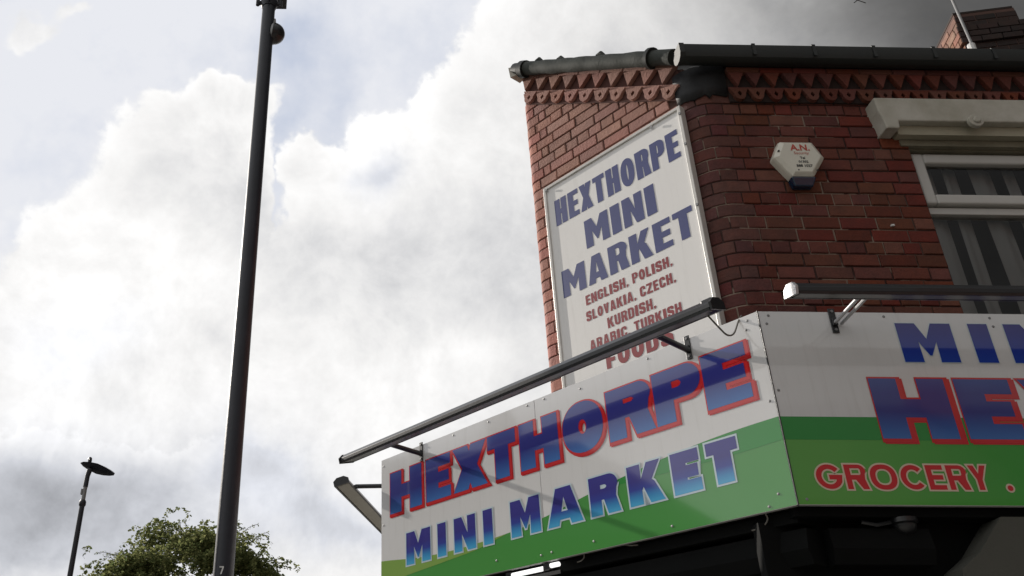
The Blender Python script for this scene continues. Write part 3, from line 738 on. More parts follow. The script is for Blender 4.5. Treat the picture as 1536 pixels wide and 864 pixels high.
# lintel, window -------------------------------------------------------------
lin = MB(); FY = -.10
lin.prism([(.985,5.083),(.990,4.99),(1.005,4.92),(1.008,4.864),(1.086,4.864),(1.092,4.916),(2.35,4.916),(2.355,4.864),(2.45,4.864),(2.452,4.92),(2.47,4.99),(2.477,5.083)][::-1], FY, .05)
lintel = lin.build('lintel', M['stone'], shop, FR_W); bevel(lintel, .008)
MB().box(1.095, 2.348, -.055, .04, 4.852, 4.914).build('soffit_course', mat('olive_stone', (.46,.43,.33), .8, col2=(.32,.29,.21), nscale=5, namt=.8), lintel, FR_W)
ros = MB(); cxr, czr = 1.52, 4.905
ros.tube([(cxr, FY-.001, czr),(cxr, FY-.03, czr)], .042, 20); ros.tube([(cxr, FY-.03, czr),(cxr, FY-.042, czr)], [.024,.018], 14)
bevel(ros.build('boss', M['stone'], lintel, FR_W, smooth=True), .004)
hb = MB(); hb.box(WX0-.05, WX1+.02, -.012, .05, 4.806, 4.846); hb.box(WX0+.0, WX1, .02, .10, 4.797, 4.805)
hb.build('head_board', M['wood'], shop, FR_W)
def window():
    x0, x1, zt = 1.178, 2.235, 4.800; w = thing_part('window', shop)
    zs = 4.442      # transom top
    f1 = MB(); t = .066
    yb, yf = .13, .055
    # outer frame
    fo = MB(); fo.box(x0, x0+.016, yf, yb, 3.02, zt); fo.box(x1-.016, x1, yf, yb, 3.02, zt); fo.box(x0+.016, x1-.016, yf, yb, zt-.012, zt); fo.box(x0+.016, x1-.016, yf+.01, yb, zs-.052, zs-.008); fo.box(x0+.016, x1-.016, yf, yb, 3.02, 3.08)
    bevel(fo.build('frame', M['upvc'], w, FR_W), .004)
    # top-hung sash
    sa = MB(); a, b_, c, d_ = x0+.018, x1-.018, zs, zt-.014
    sa.box(a, a+t, .035, .1, c, d_); sa.box(b_-t, b_, .035, .1, c, d_); sa.box(a+t, b_-t, .035, .1, d_-t, d_); sa.box(a+t, b_-t, .035, .1, c, c+t)
    bevel(sa.build('sash', M['upvc'], w, FR_W), .012, 3)
    MB().add([(a+t,.07,c+t),(b_-t,.07,c+t),(b_-t,.07,d_-t),(a+t,.07,d_-t)],[(0,1,2,3)]).build('pane', glass, w, FR_W)
    MB().add([(x0+.016,.095,3.08),(x1-.016,.095,3.08),(x1-.016,.095,zs-.052),(x0+.016,.095,zs-.052)],[(0,1,2,3)]).build('pane', glass, w, FR_W)
    # curtain with vertical folds
    rg = random.Random(5); xx = x0+.02
    for wd_, gp_, yy in ((.21,.022,.150),(.12,.045,.165),(.17,.035,.155),(.13,.05,.165),(.15,.035,.16),(.14,.03,.16)):
        cu = MB(); n = 16; vs = []
        for z in (3.05, 3.9, 4.785):
            for i in range(n+1):
                u = i/n; vs.append((xx+wd_*u+.01*math.sin(z*3+xx*9), yy+.055*u*u+.006*math.sin(u*9+xx*20), z))
        cu.add(vs, [(j*(n+1)+i, j*(n+1)+i+1, (j+1)*(n+1)+i+1, (j+1)*(n+1)+i) for j in range(2) for i in range(n)])
        cu.build('curtain', M['curtain'], w, FR_W, smooth=True); xx += wd_+gp_
    rm = MB(); rm.box(x0-.3, x1+.3, .9, .92, 2.8, 5.0); rm.box(x0-.3, x1+.3, .31, .89, 5.0, 5.02); rm.box(x0-.32, x0-.30, .31, .92, 2.8, 5.02); rm.box(x1+.30, x1+.32, .31, .92, 2.8, 5.02); rm.box(x0-.3, x1+.3, .31, .89, 2.78, 2.8); rm.build('room', M['dark_room'], w, FR_W)
    rv = MB(); rv.box(WX0-.004, WX0+.004, .012, .16, 3.0, 4.79); rv.build('reveal', mat('dark_reveal', (.05,.03,.025), .9), w, FR_W)
def thing_part(name, parent):
    me = MB().box(WX0+.02, WX1-.02, -.06, .1, 2.955, 2.998).mesh(name); return link(name, me, M['stone'], parent, FR_W)
glass = bpy.data.materials.new('window_glass'); glass.use_nodes = True
_n = glass.node_tree; _n.nodes.clear(); _o = _n.nodes.new('ShaderNodeOutputMaterial'); _m = _n.nodes.new('ShaderNodeMixShader'); _g = _n.nodes.new('ShaderNodeBsdfGlossy'); _t = _n.nodes.new('ShaderNodeBsdfTransparent'); _f = _n.nodes.new('ShaderNodeFresnel')
_g.inputs['Roughness'].default_value = .02; _t.inputs[0].default_value = (.92,.94,.93,1); _f.inputs[0].default_value = 1.5
_n.links.new(_f.outputs[0], _m.inputs[0]); _n.links.new(_t.outputs[0], _m.inputs[1]); _n.links.new(_g.outputs[0], _m.inputs[2]); _n.links.new(_m.outputs[0], _o.inputs[0])
window()
# interior darkness: floors and rear so that the window shows a room
inn = MB(); inn.box(.35, 6.7, 3.2, 3.4, .12, 5.3); inn.box(.5, 6.7, .31, 3.2, 2.70, 2.80)
inn.build('inner_wall', M['dark_room'], shop, FR_W)
# ground floor shopfront ----------------------------------------------------
sf = MB()
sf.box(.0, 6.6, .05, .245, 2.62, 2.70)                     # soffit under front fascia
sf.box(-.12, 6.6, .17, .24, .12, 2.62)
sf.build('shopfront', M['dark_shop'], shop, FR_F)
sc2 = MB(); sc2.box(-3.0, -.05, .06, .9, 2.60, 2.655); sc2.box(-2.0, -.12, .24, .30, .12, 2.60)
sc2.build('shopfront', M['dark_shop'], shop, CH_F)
# header details: shutter boxes
for fr, a, b_ in ((FR_F, .15, .60), (CH_F, -1.45, -.03)):
    s = MB(); s.extr([(-.07,.07),(-.085,-.04),(-.04,-.085),(.06,-.085),(.085,-.02),(.07,.07)], (a,.15,2.505), (b_,.15,2.505))
    s.build('shutter_box', M['dark_shop'], shop, fr, smooth=False)
pr = MB().prism([(.40,.12),(2.2,.12),(2.2,2.615),(.90,2.615),(.84,2.55),(.76,2.46),(.66,2.39)], .02, .16)
pr.build('blur_standin_pier', M['blur_grey'], shop, FR_F)  # added pier standing in for a dark blurred object close to the lens
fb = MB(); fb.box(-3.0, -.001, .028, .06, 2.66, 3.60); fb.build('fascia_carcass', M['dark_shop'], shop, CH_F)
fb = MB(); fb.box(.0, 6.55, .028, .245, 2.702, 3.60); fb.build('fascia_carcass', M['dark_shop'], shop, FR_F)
fb = MB(); fb.box(-3.4, -.01, .02, .06, 2.66, 3.60); fb.build('fascia_carcass', M['v_white'], shop, SD_F)
# flat roof of the single-storey part behind the chamfer fascia
a_, b2_ = CH_F @ Vector((-2.98, .08, 0)), CH_F @ Vector((-.15, .2, 0)); c_ = SD_F @ Vector((-3.4, .1, 0)); d_ = SD_W @ Vector((-3.2, .02, 0))
vs = [(a_.x,a_.y,2.75),(b2_.x,b2_.y,2.75),(d_.x,d_.y,2.75),(c_.x,c_.y,2.75)]; vs += [(x,y,2.82) for x,y,_ in vs]
MB().add(vs, [(3,2,1,0),(4,5,6,7),(0,1,5,4),(1,2,6,5),(2,3,7,6),(3,0,4,7)]).build('flat_roof', M['dark_shop'], shop, Matrix.Identity(4))
MB().box(-3.3, -.05, .12, .2, .12, 2.74).build('wall', M['brick_pink'], shop, SD_F, label='side wall of the single storey part')
# chimney --------------------------------------------------------------------
CHM = TR((6.41, 7.3, 0)) @ Matrix.Rotation(R(-12), 4, 'Z')
ch = MB(); cw, cd, cz0, cz1 = .62, .62, 5.5, 9.0
ch.box(.008, cw-.008, .008, cd-.008, cz0, cz1-.02)
chim = ch.build('chimney', M['mortar_dark'], shop, CHM, label='brick chimney stack with sunlit and shaded sides put into its colours')
CHL = CHM @ TR((0, cd, 0)) @ Matrix.Rotation(R(-90), 4, 'Z')     # its left face
r0_ = int((8.0-cz0)/CP)
for r in range(int((cz1-cz0)/CP)):
    zc = cz0+(r+.5)*CP
    if zc < 8.0: continue
    out = 0
    k = int((cz1-cz0)/CP)-r
    if 3 <= k <= 5: out = .03
    if k in (1,2): out = .0
    for fr, L_, m in ((CHM, cw, M['brick_chim_shade']), (CHL, cd, M['brick_chim'])):
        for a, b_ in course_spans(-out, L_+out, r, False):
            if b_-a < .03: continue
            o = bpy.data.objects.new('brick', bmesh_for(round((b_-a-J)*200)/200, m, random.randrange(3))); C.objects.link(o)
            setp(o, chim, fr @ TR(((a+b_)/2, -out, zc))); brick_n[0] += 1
cap = MB(); cap.box(.004, cw-.02, .004, cd-.004, cz1-.02, cz1+.005); cap.box(.05, cw-.1, .04, cd-.06, cz1+.005, cz1+.035); cap.build('chimney_cap', M['brick_chim_shade'], chim, CHM)
for px_ in (.22, .52):
    MB().tube([(px_,.3,cz1+.03),(px_,.3,cz1+.06),(px_,.3,cz1+.07)], [.09,.08,.09], 14).build('chimney_pot', M['brick_chim_shade'], chim, CHM, smooth=True)

print('bricks', brick_n[0])


# ------------------------------------------------------------------ television aerial
ae = thing('television_aerial', 'thin grey television aerial leaning beside the chimney', 'aerial', TR((6.425, 7.22, 8.42)))
b = MB(); b.tube([(6.425,7.22,8.38),(6.40,7.22,9.15),(6.375,7.22,9.9)], .014, 8); b.build('mast', M['grey_metal'], ae, Matrix.Identity(4), smooth=True)
b = MB(); b.tube([(6.425,7.24,8.40),(6.425,7.24,8.49)], .038, 8); b.build('clamp', M['white_plastic'], ae, Matrix.Identity(4), smooth=True)
b = MB(); b.tube([(6.38,7.22,9.82),(5.30,7.22,9.22),(5.16,7.22,9.14)], .008, 6)
b.build('boom', M['grey_metal'], ae, Matrix.Identity(4))
for i in range(8):
    t = i/7; c = Vector((6.3,7.22,9.775)).lerp(Vector((5.22,7.22,9.175)), t)
    b = MB(); d_ = Vector((-.12,.10,.13)) if i < 7 else Vector((-.10,.06,.14))
    b.tube([c-d_*.9, c+d_*.9], .005, 5); b.build('element', M['black_metal'], ae, Matrix.Identity(4))
b = MB(); b.tube([(5.27,7.2,9.10),(5.41,7.2,9.03)], .005, 5); b.tube([(5.40,7.2,9.13),(5.28,7.2,9.03)], .005, 5); b.build('element', M['black_metal'], ae, Matrix.Identity(4))

# ------------------------------------------------------------------ fascia signs
def rivet_mesh():
    b = MB(); b.tube([(0,0,0),(0,-.002,0),(0,-.0032,0)], [.0068,.0064,.003], 10); return b.mesh('screw', True)
riv = rivet_mesh(); riv.materials.append(M['grey_metal'])
def screws(parent, fr, pts, y=-.0):
    for x, z in pts:
        o = bpy.data.objects.new('screw', riv); C.objects.link(o); setp(o, parent, fr @ TR((x, y, z)))
def flat(poly, y, name, m, parent, fr):
    tri = geometry.tessellate_polygon([[Vector((x, z, 0)) for x, z in poly]])
    fs = []
    for t in tri:
        a, b_, c = (poly[i] for i in t); cr = (b_[0]-a[0])*(c[1]-a[1])-(b_[1]-a[1])*(c[0]-a[0])
        if abs(cr) > 1e-9: fs.append(t if cr > 0 else t[::-1])
    me = bpy.data.meshes.new(name); me.from_pydata([(x, y, z) for x, z in poly], [], fs); me.update()
    return link(name, me, m, parent, fr)
def lerp_pts(pts, x):
    for (a, za), (b_, zb) in zip(pts, pts[1:]):
        if a <= x <= b_: return za+(zb-za)*(x-a)/(b_-a)
    return pts[0][1] if x < pts[0][0] else pts[-1][1]
def smooth(pts, n=60):
    x0, x1 = pts[0][0], pts[-1][0]; xs = [x0+(x1-x0)*i/n for i in range(n+1)]; w = (x1-x0)*.05
    return [(x, sum(lerp_pts(pts, x+w*k/3) for k in range(-3, 4))/7) for x in xs]
ZB, ZT = 2.657, 3.607
csign = thing('fascia_sign', 'white and green shop fascia on the cut-off corner, blue and red lettering', 'shop sign', CH_F @ TR((-1.5,0,ZB)))
for a, b_ in ((-3.010, -1.5015), (-1.4995, -.003)):
    p = bevel(MB().box(a, b_, 0, .026, ZB, ZT).build('sign_panel', M['v_white'], csign, CH_F), .0015, 1)
green = smooth([(-3.009,2.905),(-2.76,2.872),(-2.485,2.850),(-2.2,2.848),(-1.885,2.858),(-1.775,2.863),(-1.513,2.893),(-1.461,2.904),(-1.218,2.948),(-.924,2.998),(-.63,3.035),(-.424,3.055),(-.2,3.066),(-.004,3.068)])
lowlime = [(-3.009,2.70),(-2.752,2.766),(-2.4,2.79),(-2.057,2.815),(-1.944,2.838),(-1.80,2.862)]
dark = smooth([(-1.1,2.967),(-.55,2.952),(-.237,2.95),(-.004,2.958)], 20)
gl = lambda x: lerp_pts(green, x)
E1 = .0006
xs = [-3.009+i*(3.005)/80 for i in range(81)]
flat([(x, gl(x)) for x in xs][::-1]+[(-3.009, ZB+.002),(-.004, ZB+.002)], -E1, 'green_band', M['v_green'], csign, CH_F)
lm = [(-3.009, ZB+.05)]+[(x, z) for x, z in lowlime[0:]]
lime_x = [-3.009+i*(1.209)/30 for i in range(31)]
flat([(x, min(lerp_pts(lowlime, x), gl(x)-.0005)) for x in lime_x]+[(x, gl(x)) for x in lime_x[::-1]][1:], -2*E1, 'lime_band', M['v_lime'], csign, CH_F)
dx_ = [-1.1+i*1.096/30 for i in range(31)]
flat([(x, max(min(lerp_pts(dark, x), gl(x)-.0005), 2.9)) for x in dx_]+[(x, gl(x)) for x in dx_[::-1]], -2*E1, 'dark_green_band', M['v_dkgreen'], csign, CH_F)
# big lettering
st, bt = .118, .082
t = Text(); z0, z1 = 3.197, 3.483
for ch_, a, b_, s2 in (('H',2.906,2.564,.125),('E',2.518,2.272,.125),('X',2.246,1.932,.125),('T',1.920,1.676,.118),('H',1.643,1.334,.120),('O',1.298,1.004,.118),('R',.970,.672,.115),('P',.657,.366,.118),('E',.352,.103,.118)):
    t.put(ch_, -a, -b_, z0, z1, s2, .072 if ch_ in 'E' else .088)
letters(csign, t, [(M['v_red'], -3*E1, .013, .015, -.013), (M['v_red'], -4*E1, .0135, .007, -.006), (M['g_big'], -5*E1, 0, 0, 0)], CH_F, -1.5, z0)
t = Text(); z0, z1 = 2.829, 3.038
for ch_, a, b_, s2 in (('M',2.735,2.489,.083),('I',2.417,2.336,.08),('N',2.258,2.062,.072),('I',1.992,1.911,.08),('M',1.757,1.522,.080),('A',1.468,1.210,.090),('R',1.152,.955,.078),('K',.890,.672,.084),('E',.615,.452,.085),('T',.408,.237,.092)):
    t.put(ch_, -a, -b_, z0, z1, s2, .062)
letters(csign, t, [(M['v_pale'], -3*E1, .0095, 0, 0), (M['g_small'], -4*E1, 0, 0, 0)], CH_F, -1.5, z0)
screws(csign, CH_F, [(-1.14,3.565),(-1.42,3.588),(-1.56,3.588),(-.058,3.578),(-.074,3.534),(-1.54,2.696),(-1.46,2.70),(-1.896,2.725),(-1.157,2.705),(-.08,2.723),(-.136,2.677),(-2.233,3.585),(-2.985,3.558),(-2.985,2.72),(-2.985,3.14),(-.03,3.15),(-.66,2.69),(-.66,3.585),(-1.90,3.582),(-2.4,2.69)])
# screw scratches / silicone round the top right fixings
fsign = thing('fascia_sign', 'shaded white and green fascia on the right with small red grocery lettering', 'shop sign', FR_F @ TR((3.0,0,ZB)))
for a, b_ in ((.002, 2.598), (2.600, 5.198)):
    bevel(MB().box(a, b_, 0, .026, ZB, ZT).build('sign_panel', M['v_white'], fsign, FR_F), .0015, 1)
lime_m = vinyl('green_fade_vinyl', (.24,.40,.09), (.24,.40,.09)); nt = lime_m.node_tree; tcn = nt.nodes.new('ShaderNodeTexCoord'); sp = nt.nodes.new('ShaderNodeSeparateXYZ'); nt.links.new(tcn.outputs['Object'], sp.inputs[0])
x_ = S_(nt, sp.outputs[0]); nzz = noise(nt, tcn.outputs['Object'], 2.2, 3)
nt.links.new(mixc(nt, (x_*1.0+(nzz-.5)*.5).step(.05, 1.25), (.125,.38,.07), (.045,.32,.035)), nt.nodes['Principled BSDF'].inputs['Base Color'])
flat([(.003,ZB+.002),(5.197,ZB+.002),(5.197,3.066),(.003,3.066)], -E1, 'green_band', lime_m, fsign, FR_F)
flat([(.003,2.956),(5.197,2.953),(5.197,3.066),(.003,3.066)], -2*E1, 'dark_green_band', M['v_dkgreen'], fsign, FR_F)
t = Text(); z0, z1 = 3.344, 3.549; X0 = -1.911
for ch_, a, b_, s2 in (('M',2.573,2.843,.094),('I',2.930,3.026,.096),('N',3.105,3.335,.085),('I',3.42,3.515,.095),('M',3.80,4.07,.094),('A',4.12,4.40,.09),('R',4.47,4.68,.08),('K',4.75,4.98,.084),('E',5.05,5.23,.085),('T',5.30,5.50,.092)):
    t.put(ch_, a+X0, b_+X0, z0, z1, s2, .062)
letters(fsign, t, [(M['v_pale'], -3*E1, .003, 0, 0), (M['g_small_r'], -4*E1, 0, 0, 0)], FR_F, 0, z0)
t = Text(); z0, z1 = 2.963, 3.258; x = 2.368+X0
for ch_, wd in zip('HEXTHORPE', (.357,.262,.33,.26,.325,.31,.31,.305,.262)):
    t.put(ch_, x, x+wd, z0, z1, .131, .074 if ch_ == 'E' else .090); x += wd+.046
letters(fsign, t, [(M['v_red'], -3*E1, .013, .018, -.012), (M['v_red'], -4*E1, .0135, .008, -.005), (M['g_big'], -5*E1, 0, 0, 0)], FR_F, 0, z0)
t = Text(); z0, z1 = 2.728, 2.840
for ch_, a, b_ in (('g',2.018,2.136),('R',2.151,2.246),('O',2.262,2.382),('c',2.400,2.512),('E',2.520,2.597),('R',2.612,2.702),('Y',2.714,2.795)):
    t.put(ch_, a+X0, b_+X0, z0, z1, .025, .021)
t.put('.', 2.868+X0, 2.894+X0, 2.724, 2.750, .01, .01)
letters(fsign, t, [(M['v_cream'], -3*E1, .0075, 0, 0), (M['v_red'], -4*E1, 0, 0, 0)], FR_F, 0, z0)
screws(fsign, FR_F, [(.052,3.584),(.036,3.540),(.023,3.195),(1.143,3.583),(1.147,3.537),(.044,2.682),(.62,3.585),(1.75,3.58)])
tr_ = MB(); tr_.box(-.0015, .0035, -.003, .02, ZB, ZT); tr_.build('corner_trim', M['black_metal'], fsign, FR_F)

# ------------------------------------------------------------------ sign board on the chamfer wall
ws = thing('wall_sign', 'upright white sign board listing foods, fixed to the pink brick corner wall', 'shop sign', CH_W @ TR((-.645,0,3.4)))
SX0, SX1, SZ0, SZ1, SY = -1.200, -.092, 3.40, 5.122, -.045
MB().box(SX0+.01, SX1-.01, SY, -.010, SZ0+.01, SZ1-.01).build('sign_panel', M['v_white_flat'], ws, CH_W)
fm = MB(); fw, fd = .022, SY-.011
fm.box(SX0, SX0+fw, fd, -.008, SZ0, SZ1); fm.box(SX1-fw, SX1, fd, -.008, SZ0, SZ1); fm.box(SX0+fw, SX1-fw, fd+.0005, -.008, SZ1-fw, SZ1); fm.box(SX0+fw, SX1-fw, fd+.0005, -.008, SZ0, SZ0+fw)
bevel(fm.build('frame', mat('sign_frame', (.74,.72,.68), .35), ws, CH_W), .003)
def sline(txt, a, b_, z0, z1, st_, bt_, gap, m, **k):
    t = Text(); t.line(txt, -a, -b_, z0, z1, st_, bt_, gap, k); letters(ws, t, [(m, SY-.0012, 0, 0, 0)], CH_W, 0, z0)
sline('HEXTHORPE', 1.122, .146, 4.786, 4.982, .046, .036, .013, M['s_blue'])
sline('MINI', .900, .361, 4.512, 4.712, .058, .038, .020, M['s_blue'])
sline('MARKET', 1.124, .142, 4.256, 4.446, .058, .038, .018, M['s_blue'])
sline('ENGLISH, POLISH,', .956, .322, 4.137, 4.203, .0155, .0125, .008, M['s_red'])
sline('SLOVAKIA, CZECH,', .966, .318, 4.031, 4.096, .0155, .0125, .008, M['s_red'])
sline('KURDISH,', .816, .470, 3.930, 3.998, .0155, .0125, .008, M['s_red'])
sline('ARABIC, TURKISH', .964, .312, 3.836, 3.902, .0155, .0125, .008, M['s_red'])
sline('FOODS', .860, .392, 3.685, 3.795, .034, .024, .014, M['s_red'])
for x, z in ((SX1-.006,4.84),(SX1-.006,4.42),(SX1-.006,5.06),(SX0+.03,5.09),(-.30,5.085)):
    b = MB(); b.tube([(x,fd,z),(x,fd-.007,z)], .009, 8); b.build('bolt', M['grey_metal'], ws, CH_W)

# ------------------------------------------------------------------ sign lights
def sign_light(label, fr, x0, x1, arms, q=.35, z=3.534, tilt=R(15), diff='diff_dark', white_end=False, w=.056):
    t = thing('sign_light', label, 'sign light', fr @ TR(((x0+x1)/2, -q, z)), 'trough lights over the shop fascia')
    ax = fr @ TR((0, -q, z)) @ Matrix.Rotation(tilt, 4, 'X')
    h = MB(); pr_ = [(-w,-.012),(-w*.92,.010),(-w*.45,.030),(w*.45,.030),(w*.92,.010),(w,-.012)]
    h.add([(x, y, zz) for x in (x0, x1) for y, zz in pr_], [(0,1,2,3,4,5),(11,10,9,8,7,6)]+[(i,i+6,(i+1)%6+6,(i+1)%6) for i in range(6)])
    ho = bevel(h.build('housing', M['black_metal'], t, ax), .002)
    d = MB(); d.box(x0+.02, x1-.02, -w+.012, w-.012, -.0225, -.0125); bevel(d.build('diffuser', M[diff], t, ax), .003)
    r = MB(); r.box(x0+.004, x1-.004, w-.0105, w+.002, -.024, -.0125); r.box(x0+.004, x1-.004, -w-.002, -w+.0105, -.026, -.0125); r.build('rim', M['black_metal'], t, ax)
    for xe, s in ((x0, -1), (x1, 1)):
        e = MB(); pe = [(-w-.003,-.026),(-w-.003,.012),(-w*.5,.034),(w*.5,.034),(w+.003,.012),(w+.003,-.026)]
        a, b_ = sorted((xe, xe+s*.012))
        e.add([(x, y, zz) for x in (a, b_) for y, zz in pe], [(0,1,2,3,4,5),(11,10,9,8,7,6)]+[(i,i+6,(i+1)%6+6,(i+1)%6) for i in range(6)])
        e.build('end_cap', M['steel' if (white_end and s < 0) else 'black_metal'], t, ax)
    for xa in arms:
        m_ = M['steel'] if white_end else M['black_metal']
        a = MB(); a.tube([(xa,-.010,3.542),(xa,-q+.05,3.556)], .009 if white_end else .0165, 10); arm = a.build('arm', m_, t, fr, smooth=True)
        if white_end:
            a = MB(); a.tube([(xa+.034,-.010,3.540),(xa+.034,-q+.06,3.552)], .008, 8); a.build('arm', m_, t, fr, smooth=True)
        p = MB(); p.box(xa-.016, xa+.016, -.008, -.001, 3.492, 3.622); p.box(xa-.012, xa+.012, -.022, -.008, 3.528, 3.566); bevel(p.build('wall_plate', M['black_metal'], t, fr), .002)
        for zz in (3.508, 3.606):
            b = MB(); b.tube([(xa,-.008,zz),(xa,-.013,zz)], .007, 8); b.build('bolt', M['grey_metal'], t, fr)
        c = MB(); c.box(xa-.02, xa+.02, -q+.012, -q+.075, 3.543, 3.563); c.build('clamp', M['black_metal'], t, fr)
    return t
l1 = sign_light('long black trough light on two arms above the fascia of the cut-off corner', CH_F, -2.948, -.004, (-2.56, -.404))
b = MB(); b.box(-.055, .004, -.392, -.318, 3.512, 3.562); bevel(b.build('driver_box', M['black_metal'], l1, CH_F), .006)
b = MB(); b.tube([(-.085,-.31,3.535),(-.075,-.24,3.48),(-.085,-.16,3.465),(-.095,-.08,3.50),(-.10,-.01,3.585),(-.10,.03,3.63)], .0045, 6, curve=True); b.build('cable', M['cable'], l1, CH_F, smooth=True)
l2 = sign_light('black trough light with bright silver end above the shaded grocery fascia', FR_F, .012, 4.9, (.364, 2.3), white_end=True)
l3 = sign_light('trough light seen from below past the far left end of the fascia', SD_F, -2.4, -.20, (-.42, -1.8), diff='diffuser')

# small cables that droop under the fascia
for pts_ in ([(-.175,.02,2.66),(-.172,.03,2.635),(-.19,.03,2.612),(-.225,.03,2.600),(-.26,.03,2.598)],
             [(-1.25,.02,2.655),(-1.262,.03,2.64),(-1.285,.03,2.628),(-1.31,.03,2.626)], [(-.98,.03,2.66),(-.94,.02,2.648),(-.90,.03,2.645)]):
    MB().tube(pts_, .0035, 6, curve=True).build('cable', M['cable'], csign, CH_F, smooth=True)
# glowing strips added to stand in for bright streaks under the chamfer fascia
tl_ = thing('streak_standin', 'glowing white strips standing in for bright streaks below the green edge of the corner fascia', 'glowing strip', CH_F @ TR((-1.62,.03,2.6)))
b = MB(); b.tube([(-1.80,.028,2.630),(-1.545,.028,2.630)], .013, 10); b.build('tube', M['lit'], tl_, CH_F, smooth=True)
b = MB(); b.tube([(-1.50,.028,2.637),(-1.440,.028,2.637)], .013, 10); b.build('tube', M['lit'], tl_, CH_F, smooth=True)
b = MB(); b.box(-1.545,-1.50,.012,.046,2.612,2.652); b.box(-1.84,-1.80,.012,.046,2.606,2.646); b.box(-2.0,-1.42,.012,.03,2.582,2.602); b.build('streak_edge', M['black_metal'], tl_, CH_F)
# little camera below the grocery fascia
dc = thing('security_camera', 'small dark dome camera under the grocery fascia', 'camera', FR_F @ TR((.48,-.0,2.6)))
b = MB(); b.tube([(.50,.09,2.62),(.50,.09,2.60),(.50,.09,2.59)], [.06,.06,.045], 18); b.build('base', M['black_metal'], dc, FR_F, smooth=True)
b = MB(); b.tube([(.50,.09,2.592-.045*math.sin(a)) for a in [0,.3,.6,.9,1.2,1.5]], [.05*math.cos(a)+.001 for a in [0,.3,.6,.9,1.2,1.5]], 18); b.build('dome', M['black_metal'], dc, FR_F, smooth=True)
b = MB(); b.tube([(.30,.07,2.60),(.36,.06,2.585),(.43,.07,2.60)], .009, 6); b.build('cable', M['black_metal'], dc, FR_F, smooth=True)

# ------------------------------------------------------------------ alarm box
al = thing('alarm_box', 'cream hexagonal burglar alarm box with dark blue base on the red brick wall', 'alarm', FR_W @ TR((.46,0,4.63)))
AL = FR_W @ TR((.024, 0, .014))
hexo = [(.395,4.535),(.517,4.535),(.605,4.665),(.556,4.775),(.365,4.775),(.312,4.665)]
cx_, cz_ = .46, 4.655
def ring(k, y, dz=0): return [(cx_+(x-cx_)*k+.0, y, cz_+(z-cz_)*k+dz) for x, z in hexo]
vs = ring(1.0, 0)+ring(1.0, -.038)+ring(.97, -.052)+ring(.80, -.070); n = 6
fs = [(k*n+i, k*n+(i+1)%n, (k+1)*n+(i+1)%n, (k+1)*n+i) for k in range(3) for i in range(n)]+[tuple(range(3*n, 4*n))]
bevel(MB().add(vs, fs).build('cover', M['alarm_white'], al, AL), .005, 2)
b = MB(); b.add([(.385,-.0,4.534),(.527,-.0,4.534),(.385,-.060,4.534),(.527,-.060,4.534),(.40,-.0,4.478),(.505,-.0,4.478),(.40,-.045,4.478),(.505,-.045,4.478)],
     [(0,2,3,1),(4,5,7,6),(2,6,7,3),(0,4,6,2),(1,3,7,5),(0,1,5,4)]); bevel(b.build('strobe_lens', M['alarm_blue'], al, AL), .008, 3)
def small_text(body, x, z, size, m, parent, fr, y, bold=.0):
    cu = bpy.data.curves.new('t', 'FONT'); cu.body = body; cu.size = size; cu.align_x = 'CENTER'; cu.offset = bold; cu.resolution_u = 2
    o = bpy.data.objects.new('t', cu); C.objects.link(o); dg = bpy.context.evaluated_depsgraph_get(); me = bpy.data.meshes.new_from_object(o.evaluated_get(dg))
    bpy.data.objects.remove(o); me.materials.clear(); link('lettering', me, m, parent, fr @ TR((x, y, z)) @ Matrix.Rotation(PI/2, 4, 'X'))
for body, z, sz, m_, bo in (('A.N.',4.703,.058,'p_red',.0015),('Security',4.676,.026,'p_red',0),('Tel',4.644,.022,'p_dark',.0006),('01302',4.618,.022,'p_dark',.0006),('888 1027',4.590,.024,'p_dark',.0006)):
    small_text(body, .468, z, sz, M[m_], al, AL, -.0715, bo)
b = MB()
for x, z in ((.345,4.70),(.43,4.57),(.535,4.57)): b.tube([(x,-.058 if x < .4 else -.066,z),(x,-.0705,z)], .005, 8)
b.build('screw_hole', M['p_dark'], al, AL)
# small white peg left in the wall
pg_ = thing('wall_plug', 'tiny white plug left in the shaded brick wall right of the alarm box', 'wall plug', FR_W @ TR((.93,0,4.28)))
b = MB(); b.box(.922,.940,-.012,.0,4.262,4.272); b.build('plug', M['white_plastic'], pg_, FR_W)

